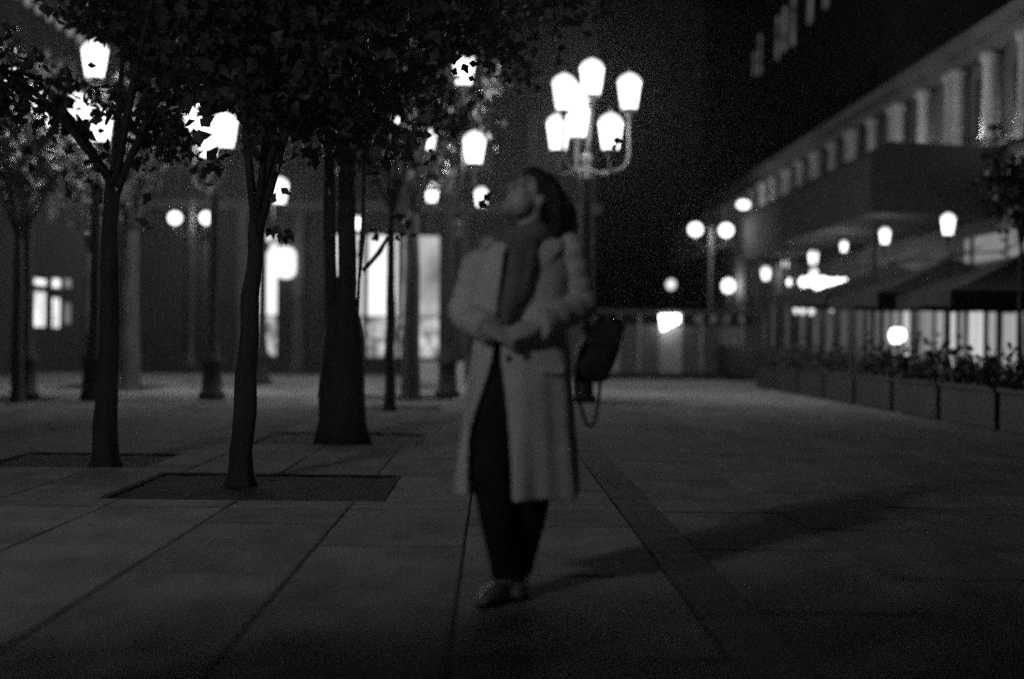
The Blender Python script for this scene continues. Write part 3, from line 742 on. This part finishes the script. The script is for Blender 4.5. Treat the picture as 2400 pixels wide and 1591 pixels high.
def tree(base, hb, rad, crown_c, crown_r, nl, lsize, lab, seed, lean=(0,0), stems=None, lowbranch=None):
    r = random.Random(seed)
    root = empty('tree', base); tag(root, lab, 'tree', 'trees in the paved square')
    tr = MB(); tips = []
    def wob(a, b, n, k):
        a, b = Vector(a), Vector(b); out = []
        for i in range(n+1):
            t = i/n; p = a.lerp(b, t)
            if 0 < i < n: p += Vector((r.gauss(0,k), r.gauss(0,k), 0))
            out.append(p)
        return out
    top = Vector((lean[0], lean[1], hb))
    trunks = []
    if stems is None:
        pts = wob((0,0,-.03), top, 7, .008)
        fine = [pts[0], pts[0].lerp(pts[1], .12), pts[0].lerp(pts[1], .3), pts[0].lerp(pts[1], .6)]
        for i in range(1, 7): fine += [pts[i].lerp(pts[i+1], q/4) for q in range(4)]
        fine.append(pts[7]); n = len(fine)
        rr = [rad*(1.05 if i < 2 else 1.0-.40*fine[i].z/hb) for i in range(n)]
        tr.tube(fine, rr, 20); trunks.append((top, rad*.66))
    else:
        pts = wob((0,0,-.03), (0,0,1.75), 7, .008)
        tr.tube(pts, [rad*1.12, rad*1.03, rad*.98, rad*.92, rad*.84, rad*.72, rad*.5, rad*.15], 14)
        for (dx, dy, h, sr) in stems:
            q = [Vector((dx*.7,dy*.7,.5)), Vector((dx*.85,dy*.85,1.6)), Vector((dx,dy,2.2)), Vector((dx*1.05,dy*1.05,h))]
            tr.tube(q, [sr*1.1,sr,sr*.95,sr*.8], 10); trunks.append((q[-1], sr*.8))
    twigs = []
    cc = Vector(crown_c); cr = Vector(crown_r)
    nlimb = 9
    for (tp, trd) in trunks:
        nl_ = nlimb if len(trunks) == 1 else 5
        for k in range(nl_):
          for attempt in range(14):
            az = 2*math.pi*k/nl_ + r.uniform(-.5,.5); el = r.uniform(-.05, 1.2)
            e = cc + Vector((math.cos(az)*math.cos(el)*cr.x, math.sin(az)*math.cos(el)*cr.y, math.sin(el)*cr.z))*r.uniform(.7,1.0)
            st_ = tp - Vector((0,0,r.uniform(0,.25)*min(hb,2.0)*.4))
            mid = st_.lerp(e, .5) + Vector((0,0,r.uniform(.1,.45)))
            pl_ = [st_, st_.lerp(mid,.5)+Vector((0,0,.08)), mid, mid.lerp(e,.5)+Vector((0,0,.06)), e]
            if clear(pl_, Vector(base)): break
          else: continue
          if True:
            tr.tube(pl_, [trd*.55, trd*.42, trd*.3, trd*.18, .008], 6)
            for j in range(7):
                t = r.uniform(.25,1); i = min(int(t*4),3); p0 = pl_[i].lerp(pl_[i+1], t*4-i)
                dv = Vector((r.gauss(0,1), r.gauss(0,1), r.gauss(.1,.6))).normalized()*r.uniform(.4,1.0)*cr.x*.5
                if not clear([p0, p0+dv*.5, p0+dv], Vector(base)): continue
                tr.tube([p0, p0+dv*.5+Vector((0,0,.04)), p0+dv], [.014,.009,.004], 4)
                twigs.append((p0, p0+dv))
            twigs.append((mid, e))
    if lowbranch:
        tr.tube(lowbranch, [.035,.028,.022,.014,.006], 6); twigs.append((lowbranch[-2], lowbranch[-1]))
    to = tr.build('trunk', M_bark, root, True, fixn=False)
    cx_, cy_ = 0.0, 0.0
    for v in to.data.vertices:
        n_ = v.normal; z = v.co.z
        k = rad*(.10*noise.noise(Vector((v.co.x*9, v.co.y*9, z*2.2+seed))) + .07*noise.noise(Vector((v.co.x*30, v.co.y*30, z*7+seed))))
        if z < .5:
            th = math.atan2(v.co.y, v.co.x); k += min(rad,.12)*.45*math.exp(-max(z,0)/.07)*(.45+.55*math.cos(5*th+seed))
        v.co += Vector((n_.x, n_.y, 0))*k
    lm = MB(); pts = []; guard = 0
    B = Vector(base)
    while len(pts) < nl and guard < nl*4:
        guard += 1
        a, b = twigs[r.randrange(len(twigs))]
        p = a.lerp(b, r.uniform(.15,1.08)) + Vector((r.gauss(0,.16), r.gauss(0,.16), r.gauss(-.05,.15)))
        if p.z + B.z < 1.72: continue
        if gap_ok(p + B, r): pts.append(p)
    leafcloud(lm, pts, lsize, r)
    c = lm.build('crown', M_leaf, root, fixn=False); tag(c, kind='stuff')
    return root
b1 = G(563, 1133); t1top = P(600, 520, b1.y) - b1
T1 = tree(b1, t1top.z, .088, (.3,.1,3.2), (2.1,2.1,1.7), 5200, .092, 'slim leaning tree nearest the camera, standing in a dark soil pit', 11, lean=(t1top.x, t1top.y))
b2 = G(248, 1090)
T2 = tree(b2, 2.3, .10, (-.1,.0,3.3), (1.9,1.9,1.6), 3400, .092, 'dark straight tree at left, nearer than the far left row', 12, lean=(.03, 0))
b3 = G(801, 1036)
T3 = tree(b3, 3.0, .235, (.2,.1,4.0), (2.3,2.3,1.9), 4300, .098, 'thick forked tree with three stems left of the centre', 13, stems=[(-.15,.05,3.0,.065),(.03,-.05,3.2,.088),(.175,.05,3.0,.03)],
          lowbranch=[Vector((.175,.05,1.72)), Vector((.26,.05,1.8)), Vector((.35,.03,1.92)), Vector((.43,0,2.05)), Vector((.52,-.02,2.12))])
for (px, py, rd, hb, lab, sd) in ((913, 962, .085, 2.9, 'thin tree in front of the bright shopfront', 14), (962, 938, .165, 3.2, 'stout tree at the right of the bright shopfront', 15),
                          (40, 942, .10, 2.6, 'slim tree at the far left edge', 16), (206, 921, .095, 2.6, 'slim tree in the far left row, half hidden by the dark straight tree', 17), (303, 915, .21, 3.0, 'stout far tree just right of the dark straight tree', 18)):
    b = G(px, py)
    tree(b, hb, rd, (0,0,hb+1.9), (1.8,1.8,1.5), 1300, .14, lab, sd)
tree(Vector((7.45,20.0,0)), 2.5, .045, (0,0,3.35), (.45,.45,.55), 900, .11, 'small dark tree at the right edge in front of the terrace canopy', 23)
tree(Vector((-3.1,0.1,0)), 1.7, .07, (0,0,2.25), (.95,.9,.42), 1700, .12, 'added low tree out of view beside the camera, to shade the near ground', 21)  # added tree, crown flattened to keep the front lamp off the near ground
tree(Vector((-3.3,-0.8,0)), 2.3, .07, (0,0,3.0), (.75,.65,.7), 1500, .12, 'added taller tree out of view behind the camera, to shade the right foreground', 22)  # second added tree, higher crown blocks the front lamp towards the right
# sprigs of single leaves that stand clear of the crowns
def leaf_mesh():
    mb = MB(); leafcloud(mb, [(0,0,0)], 1.0, random.Random(3)); return mb
lf = MB(); sh = ((0,-.55),(.26,-.30),(.46,-.02),(.26,.16),(.18,.40),(0,.74),(-.2,.36),(-.29,.14),(-.44,-.06),(-.25,-.32))
lf.add([(x, abs(x)*.18, y) for x, y in sh], [(0,1,9),(1,8,9),(1,2,8),(2,3,7,8),(3,4,6,7),(4,5,6)])
leaf_me = lf.mesh('leaf', M_leaf)
def sprig(T, items):
    for (px, py, d, s, rz) in items:
        p = P(px, py, d) - Vector(T.location)
        link_mesh('leaf', leaf_me, T, p, (rng.uniform(-.5,.5), rz, rng.uniform(-.6,.6)), (s,s,s))
sprig(T1, [(640,548,10.1,.06,2.9),(655,556,10.0,.065,3.3),(668,562,10.1,.06,3.0),(684,556,10.2,.06,2.6),(676,545,10.0,.08,3.4),(650,540,10.1,.08,2.2),(630,543,10.2,.07,3.6),
           (1090,160,9.6,.07,2.7),(1063,138,9.7,.10,1.2),(1110,150,9.6,.06,1.7),(1066,168,9.8,.06,.4),(1105,185,9.7,.05,2.0),
           (484,285,9.8,.10,1.0),(478,262,9.9,.09,2.2),(497,362,9.8,.10,.6),(470,320,9.9,.12,1.4),(668,448,9.9,.07,2.2),(640,466,10,.07,.4)])
sprig(T2, [(225,283,11.6,.10,1.5),(215,268,11.7,.07,1.2),(238,268,11.6,.08,1.9),(250,286,11.8,.08,1.4),(200,300,11.7,.12,.7),(212,318,11.6,.10,2.2),(236,307,11.7,.06,1.6)])
sprig(T3, [(1130,478,13.9,.10,2.1),(1142,462,14.0,.11,.8),(1448,330,13.6,.09,1.7),(1440,345,13.6,.07,.9)])

# ------------------------------------------------------------------ haze: damp night air
hz = MB().box((-40, -30, -1.6), (40, 110, 28)).build('haze', None); tag(hz, 'thin damp night air over the whole square', 'haze', kind='stuff')
hm = bpy.data.materials.new('night_haze'); hm.use_nodes = True; ht = hm.node_tree; ht.nodes.clear()
pv = ht.nodes.new('ShaderNodeVolumePrincipled'); ho = ht.nodes.new('ShaderNodeOutputMaterial')
pv.inputs['Color'].default_value = (.9,.9,.9,1); pv.inputs['Density'].default_value = HAZE; pv.inputs['Anisotropy'].default_value = 0.85
pv.inputs['Density Attribute'].default_value = ''; hm.cycles.homogeneous_volume = True
ht.links.new(pv.outputs[0], ho.inputs['Volume']); hz.data.materials.append(hm)
#PERSON
# ------------------------------------------------------------------ person in a pale open coat
PB = P(1212, 1402, 5.78); PB.z = 0.004
def fuse(mb, name, m, parent, voxel, it=6, fac=.5, extra=None):
    me0 = mb.mesh('tmp', None); bm = bmesh.new(); bm.from_mesh(me0)
    bmesh.ops.recalc_face_normals(bm, faces=bm.faces); bm.to_mesh(me0); bm.free()
    o = bpy.data.objects.new('tmp', me0); col.objects.link(o)
    r_ = o.modifiers.new('r', 'REMESH'); r_.mode = 'VOXEL'; r_.voxel_size = voxel
    if it:
        s_ = o.modifiers.new('s', 'SMOOTH'); s_.iterations = it; s_.factor = fac
    dg = bpy.context.evaluated_depsgraph_get(); dg.update()
    me = bpy.data.meshes.new_from_object(o.evaluated_get(dg)); me.name = name
    bpy.data.objects.remove(o); me.materials.clear(); me.materials.append(m)
    me.polygons.foreach_set('use_smooth', [True]*len(me.polygons))
    ob = bpy.data.objects.new(name, me); col.objects.link(ob); ob.parent = parent
    return ob
V = Vector
person = empty('person', PB)
tag(person, 'person in long pale open coat and dark scarf standing mid square', 'person')
HC = V((.035, 0.0, 1.625))
MH = Matrix.Translation(HC) @ Matrix.Rotation(R(-52), 4, 'Z') @ Matrix.Rotation(R(-31), 4, 'X') @ Matrix.Rotation(R(7), 4, 'Y')
Mr = MH.to_3x3()
hp = lambda x, y, z: MH @ V((x, y, z))
JS = {'L': (V((-.160,.02,1.352)), V((-.228,.045,1.15)), V((-.125,-.165,1.085))),
      'R': (V((.180,.02,1.425)), V((.245,.05,1.19)), V((.055,-.185,1.095)))}
def hand(mb, wr, dr, up, side):
    dr = dr.normalized(); up = (up - dr*up.dot(dr)).normalized(); lat = dr.cross(up)*side   # up = back of the hand
    kn = wr + dr*.085
    for q in (-1.5, -.5, .5, 1.5):
        mb.tube([wr + lat*q*.010, wr + dr*.045 + lat*q*.017, kn + lat*q*.019], [.016,.017,.013], 8)
        ln = .078 - .008*abs(q-.4)*1.2
        p = kn + lat*q*.019; a = dr.copy(); pts = [p - dr*.012]
        for seg, bend in ((.45,.35),(.32,.65),(.23,.55)):
            a.rotate(Quaternion(up.cross(dr), bend)); p = p + a*ln*seg; pts.append(p.copy())
        mb.tube(pts, [.0095,.0095,.0085,.0065], 8); mb.ell(pts[-1], (.0065,)*3, None, 8, 6)
    th = [wr + dr*.02 + lat*-.026, wr + dr*.05 + lat*-.048 - up*.012, wr + dr*.075 + lat*-.05 - up*.026, wr + dr*.096 + lat*-.043 - up*.036]
    mb.tube(th, [.014,.0125,.0105,.008], 8); mb.ell(th[-1], (.008,)*3, None, 8, 6)
# body, one continuous surface
bd = MB()
bd.ell(hp(0,.018,.03), (.073,.093,.088), Mr, 20, 14); bd.ell(hp(0,-.032,-.03), (.058,.058,.083), Mr, 18, 12)
bd.ell(hp(0,-.03,-.068), (.052,.05,.036), Mr); bd.ell(hp(0,-.066,-.096), (.026,.024,.02), Mr)
bd.tube([hp(0,-.083,.022), hp(0,-.1,-.005), hp(0,-.112,-.026)], [.008,.010,.0125], 8); bd.ell(hp(0,-.1,-.032), (.018,.012,.008), Mr)
bd.ell(hp(0,-.074,.034), (.05,.016,.011), Mr)
for s in (-1, 1):
    bd.ell(hp(s*.034,-.064,-.026), (.022,.02,.022), Mr); bd.ell(hp(s*.074,.01,-.012), (.008,.018,.031), Mr)
bd.ell(hp(0,-.09,-.056), (.022,.009,.0065), Mr); bd.ell(hp(0,-.088,-.069), (.019,.009,.007), Mr)
bd.tube([HC+V((.005,.02,-.04)), V((.03,.03,1.50)), V((.02,.035,1.40))], [.052,.05,.065], 12)
bd.ell((.01,.03,1.27), (.155,.095,.17)); bd.tube([JS['L'][0], V((.01,.03,1.42)), JS['R'][0]], [.055,.065,.055], 12)
bd.ell((0,.03,1.07), (.12,.085,.16)); bd.ell((0,.03,.93), (.155,.10,.12))
for k, sd in (('L', -1), ('R', 1)):
    a, b, c = JS[k]
    bd.tube([a, a.lerp(b,.5), b, b.lerp(c,.45), c], [.05,.046,.037,.035,.024], 12); bd.ell(a, (.052,)*3)
LEG = {'L': (V((-.075,.03,.90)), V((-.105,-.035,.49)), V((-.05,-.04,.085)), V((-.125,-.20,.03))),
       'R': (V((.075,.03,.90)), V((.065,.02,.49)), V((.012,.13,.085)), V((-.004,-.04,.03)))}
for k in 'LR':
    a, b, c, t = LEG[k]
    bd.tube([a, a.lerp(b,.5), b, b.lerp(c,.35), c], [.085,.074,.054,.052,.034], 12); bd.tube([c+V((0,.03,-.02)), c.lerp(t,.5)+V((0,0,-.015)), t], [.035,.032,.022], 10)
hand(bd, JS['L'][2], V((.75,-.35,-.28)), V((-.2,-.5,.9)), 1)
hand(bd, JS['R'][2], V((-.85,-.18,-.22)), V((.1,-.7,.7)), -1)
fuse(bd, 'body', M_skin, person, .0062, 3, .45)
for s in (-1, 1):
    e = MB().ell(hp(s*.029,-.0795,.010), (.0125,.0105,.0105), Mr, 12, 8).build('eye', M_pale, person, True)
    MB().ell(hp(s*.029+.002*0,-.0865,.010), (.0055,.0045,.0055), Mr, 10, 6).build('iris', M_hair, e, True)
    MB().tube([hp(s*.012,-.086,.03), hp(s*.03,-.087,.036), hp(s*.047,-.076,.031)], [.003,.004,.002], 6).build('eyebrow', M_hair, person, True)
# hair
hr = MB(); rr = random.Random(5)
hr.ell(hp(0,.03,.042), (.086,.096,.09), Mr, 20, 14); hr.ell(hp(0,-.035,.082), (.062,.045,.035), Mr)
for k in range(46):
    az = rr.uniform(R(-118), R(118))            # around the back and sides of the head
    s0 = hp(.076*math.sin(az), .03+.085*math.cos(az), .05+rr.uniform(-.03,.03))
    e0 = V((.03,.035,0)) + V((s0.x-HC.x, s0.y-HC.y, 0))*rr.uniform(1.1,1.55); e0.z = rr.uniform(1.33,1.43)
    m0 = s0.lerp(e0,.45) + V((s0.x-HC.x, s0.y-HC.y, 0))*.28 + V((rr.gauss(0,.008), rr.gauss(0,.008), 0))
    hr.tube([s0, s0.lerp(m0,.5)+V((s0.x-HC.x, s0.y-HC.y, 0))*.15, m0, m0.lerp(e0,.6)+V((rr.gauss(0,.012), rr.gauss(0,.012), 0)), e0], [.02,.019,.018,.014,.005], 6)
fuse(hr, 'hair', M_hair, person, .0075, 2, .4)
# dark jumper and trousers
sw = MB(); sw.ell((.01,.03,1.27), (.168,.112,.185)); sw.ell((0,.03,1.08), (.14,.105,.18)); sw.ell((0,.03,.96), (.17,.118,.13)); sw.tube([V((-.15,.03,1.37)), V((.16,.03,1.41))], .055, 12)
sw.tube([V((.025,.03,1.38)), V((.03,.03,1.50))], .072, 14)
fuse(sw, 'jumper', M_black, person, .012, 5)
tz = MB(); tz.ell((0,.03,.93), (.172,.12,.13))
for k in 'LR':
    a, b, c, t = LEG[k]
    pts = [a, a.lerp(b,.5), b, b.lerp(c,.3), b.lerp(c,.6), b.lerp(c,.85), c+V((0,0,.0))]
    tz.tube(pts, [.108,.100,.082,.078,.067,.058,.052], 14)
    tz.ell(c+V((0,-.005,.02)), (.056,.056,.022)); tz.ell(c+V((0,-.005,.07)), (.058,.058,.02))
fuse(tz, 'trousers', M_black, person, .010, 4)
for k in 'LR':
    a, b, c, t = LEG[k]
    d = (t - c); d.z = 0; L_ = d.length; d.normalize()
    sh_ = MB(); heel = V((c.x, c.y, 0)) - d*.055; ball = V((c.x, c.y, 0)) + d*(L_-.035); toe = V((c.x, c.y, 0)) + d*(L_+.04)
    sh_.tube([heel+V((0,0,.042)), V((c.x,c.y,.046)), ball+V((0,0,.036)), toe+V((0,0,.026))], [.036,.041,.043,.022], 14)
    sh_.ell(toe+V((0,0,.026))-d*.012, (.034,.034,.022)); sh_.tube([V((c.x,c.y,.05)), V((c.x,c.y,.09))], [.042,.04], 12)
    so = fuse(sh_, 'shoe', M_shoe, person, .006, 4)
    for v in so.data.vertices: v.co.z = max(v.co.z, .012)
    sl = MB()
    ring = []
    lat = V((-d.y, d.x, 0))
    for (t_, w_) in ((-.06,.012),(-.045,.03),(0,.036),(.06,.036),(L_-.035,.045),(L_+.01,.038),(L_+.045,.014)): ring.append((V((c.x,c.y,0))+d*t_, w_))
    lp = [p + lat*w_ for p, w_ in ring] + [p - lat*w_ for p, w_ in reversed(ring)]
    n_ = len(lp); sl.add([p+V((0,0,-.003)) for p in lp] + [p+V((0,0,.014)) for p in lp], [tuple(range(n_)), tuple(range(2*n_-1,n_-1,-1))] + [(i, (i+1) % n_, n_+(i+1) % n_, n_+i) for i in range(n_)])
    sl.build('sole', M_black, so)
# coat: one garment, body panels + sleeves + lapels
rows = [ # z, cx, cy, rx, ry, left edge x, right edge x
    (1.475,.030,.035,.082,.070,-.035,.085), (1.455,.025,.033,.105,.082,-.045,.095), (1.43,.018,.03,.150,.100,-.062,.092), (1.395,.012,.03,.190,.118,-.075,.072),
    (1.34,.010,.028,.198,.132,-.080,.016), (1.27,.008,.025,.196,.142,-.086,-.018), (1.19,.005,.022,.188,.142,-.092,-.048), (1.11,.004,.022,.180,.140,-.098,-.070),
    (1.04,.004,.024,.182,.142,-.100,-.078), (.95,.004,.028,.196,.152,-.118,-.078), (.86,.002,.03,.208,.160,-.142,-.066), (.76,0,.032,.218,.168,-.168,-.054),
    (.66,-.002,.035,.226,.176,-.190,-.044), (.56,-.003,.036,.234,.184,-.204,-.036), (.47,-.004,.037,.240,.190,-.214,-.030), (.405,-.004,.038,.243,.194,-.220,-.028)]
ct = MB(); nth = 72; th_ = .016
def ringpts(row, off):
    z, cx, cy, rx, ry, xl, xr = row; out = []
    tr_ = math.asin(max(-.98, min(.98, (xr-cx)/rx))); tl = math.asin(max(-.98, min(.98, (xl-cx)/rx)))
    a0, a1 = tr_, 2*math.pi + tl
    low = max(0.0, min(1.0, (1.05-z)/.6))
    for i in range(nth+1):
        t = a0 + (a1-a0)*i/nth
        fold = low*(.016*math.sin(7*t+1.2) + .010*math.sin(13*t+.4+z*2)) + .004*math.sin(5*t+z*9)
        e = 1 + fold/rx
        out.append(V((cx + (rx*e+off)*math.sin(t), cy - (ry*e+off)*math.cos(t), z + (.006*math.sin(4*t) if z < .5 else 0) + (.16*(rx*math.sin(t)) if 1.3 < z < 1.46 else .08*rx*math.sin(t) if 1.2 < z < 1.3 else 0))))
    return out
outer = [ringpts(q, th_/2) for q in rows]; inner = [ringpts(q, -th_/2) for q in rows]
vs = []; fs = []; nr = len(rows); w1 = nth+1
for rws in (outer, inner):
    for q in rws: vs += q
o2 = nr*w1
for j in range(nr-1):
    for i in range(nth):
        a = j*w1+i; fs.append((a, a+1, a+w1+1, a+w1)); fs.append((o2+a, o2+a+w1, o2+a+w1+1, o2+a+1))
    for i in (0, nth):
        a = j*w1+i; fs.append((a, a+w1, o2+a+w1, o2+a))
for j in (0, nr-1):
    for i in range(nth):
        a = j*w1+i; fs.append((a, o2+a, o2+a+1, a+1))
ct.add(vs, fs)
for k in 'LR':
    a, b, c = JS[k]; n_ = 22; pts = []; rd = []
    for i in range(n_+1):
        t = i/n_*1.96
        if t < 1: p = a.lerp(b, t)
        else: p = b.lerp(c, t-1)
        pts.append(p); 
    # round the elbow
    pts = [pts[0]] + [(pts[i-1]+pts[i]*2+pts[i+1])/4 for i in range(1, n_)] + [pts[-1]]
    for i in range(n_+1):
        t = i/n_; rd.append((.080-.020*t)*(1+.05*math.sin(i*1.9+(k == 'L'))+.06*math.exp(-((t-.5)/.07)**2)))
    ct.tube(pts, rd, 16); ct.ell(a, (.076,.072,.066))
# lapels and collar as thick flaps folded over the fronts
def flap(path, width, dirs, thick=.018):
    v_ = []; n_ = len(path)
    for p, w_, dv in zip(path, width, dirs):
        dv = dv.normalized(); v_ += [p, p+dv*w_, p+dv*w_+V((0,-thick,0)), p+V((0,-thick,0))]
    f_ = [(0,1,2,3), tuple(4*(n_-1)+i for i in (3,2,1,0))]
    for i in range(n_-1):
        for q in range(4): f_.append((4*i+q, 4*i+(q+1) % 4, 4*i+4+(q+1) % 4, 4*i+4+q))
    ct.add(v_, f_)
def front(row_i, side):
    return outer[row_i][0 if side > 0 else nth]
flap([front(i, 1)+V((-.006,-.006,0)) for i in range(1, 8)], [.05,.075,.095,.10,.085,.055,.012], [V((1,.30,.05))]*7)
flap([front(i, -1)+V((.006,-.006,0)) for i in range(1, 8)], [.045,.065,.08,.08,.065,.04,.010], [V((-1,.30,.05))]*7)
fuse(ct, 'coat', M_coat, person, .0075, 3, .45)
for z in (1.06, .97):
    MB().lathe([(.001,-.006),(.014,-.004),(.015,0),(.013,.004),(.001,.005)], 12).build('button', M_leather, person).matrix_local = Matrix.Translation(V((-.045,-.128,z))) @ Matrix.Rotation(R(90), 4, 'X')
for (x0, x1, z) in ((.07,.165,.93),):
    MB().box((x0,-.147,z-.02),(x1,-.13,z+.02), Matrix.Rotation(R(14), 4, 'Z') @ Matrix.Translation((-.02,.0,0))).build('pocket_flap', M_coat, person, bevel=.005)
# scarf
sc_ = MB(); pts = []
for i in range(27):
    t = i/24*2*math.pi; pts.append(V((.028+.092*math.sin(t), .025-.088*math.cos(t), 1.475+.018*math.sin(2*t+1)-.02*math.cos(t))))
sc_.tube(pts, [.047+.006*math.sin(i*1.3) for i in range(27)], 10)
pts = [V((p.x*.96, p.y*.92, p.z-.045)) for p in pts]; sc_.tube(pts, [.040+.006*math.sin(i*1.9) for i in range(27)], 10)
sc_.tube([V((.01,-.09,1.44)), V((-.015,-.13,1.36)), V((-.035,-.145,1.25)), V((-.052,-.15,1.16)), V((-.06,-.15,1.11))], [.045,.042,.04,.038,.03], 10)
sc_.tube([V((.03,-.085,1.44)), V((.025,-.125,1.34)), V((-.0,-.14,1.24)), V((-.03,-.145,1.16))], [.042,.042,.036,.022], 10)
fuse(sc_, 'scarf', mat('scarf_wool', 0.17, 0.95, 14, 0.3, 0.4, 120, spec=0.1), person, .008, 3)
# shoulder bag behind the hip
bag = empty('shoulder_bag', PB + V((.31,.10,.875))); tag(bag, 'dark soft shoulder bag with a hanging strap loop at the person\'s hip', 'bag')
bg_ = MB(); vs = []; fs = []
prof = [(0,.045,.05),(.03,.075,.075),(.10,.09,.085),(.17,.088,.078),(.23,.075,.06),(.265,.055,.035)]
n_ = 20
for (z, rx, ry) in prof:
    for i in range(n_):
        t = 2*math.pi*i/n_; c, s = math.cos(t), math.sin(t)
        vs.append((rx*math.copysign(abs(c)**.7, c) + .12*(z-.13)*1.0 + .05*(z/.26)**2, ry*math.copysign(abs(s)**.7, s), z+.012*math.sin(3*t)))
for j in range(len(prof)-1):
    for i in range(n_): fs.append((j*n_+i, j*n_+(i+1) % n_, (j+1)*n_+(i+1) % n_, (j+1)*n_+i))
fs += [tuple(range(n_-1,-1,-1)), tuple((len(prof)-1)*n_+i for i in range(n_))]
bg_.add(vs, fs); bo = bg_.build('pouch', M_leather, bag, True); ss = bo.modifiers.new('s', 'SUBSURF'); ss.levels = 1; ss.render_levels = 2
def ribbon(pts, w_, t_, name, parent):
    mb = MB(); vs = []; fs = []; n = len(pts)
    for i, p in enumerate(pts):
        tg = (pts[min(i+1,n-1)]-pts[max(i-1,0)]).normalized(); sd = V((0,1,0)); sd = (sd - tg*sd.dot(tg)).normalized(); nn = tg.cross(sd)
        vs += [p+sd*w_+nn*t_, p-sd*w_+nn*t_, p-sd*w_-nn*t_, p+sd*w_-nn*t_]
    for i in range(n-1):
        for q in range(4): fs.append((4*i+q, 4*i+(q+1) % 4, 4*i+4+(q+1) % 4, 4*i+4+q))
    fs += [(0,1,2,3), tuple(4*(n-1)+i for i in (3,2,1,0))]
    return mb.add(vs, fs).build(name, M_leather, parent, True)
lp = []
for i in range(25):
    t = i/24
    x = -.075 + .10*t; 
    z = .06 - .245*(math.sin(math.pi*t)**.55)
    lp.append(V((x + .01*math.sin(3*t), -.02+.03*t, z)))
ribbon(lp, .012, .007, 'strap_loop', bag)
ribbon([V((.02,-.02,.25)), V((-.03,-.05,.36)), V((-.09,-.07,.46)), V((-.125,-.125,.54)), V((-.14,-.11,.62)), V((-.15,-.05,.655)), V((-.15,.03,.65)), V((-.12,.10,.5)), V((-.06,.05,.35)), V((.05,.02,.25))], .014, .004, 'shoulder_strap', bag)
MB().box((-.045,-.092,.15),(.10,-.072,.24)).build('flap', M_leather, bag, bevel=.008)
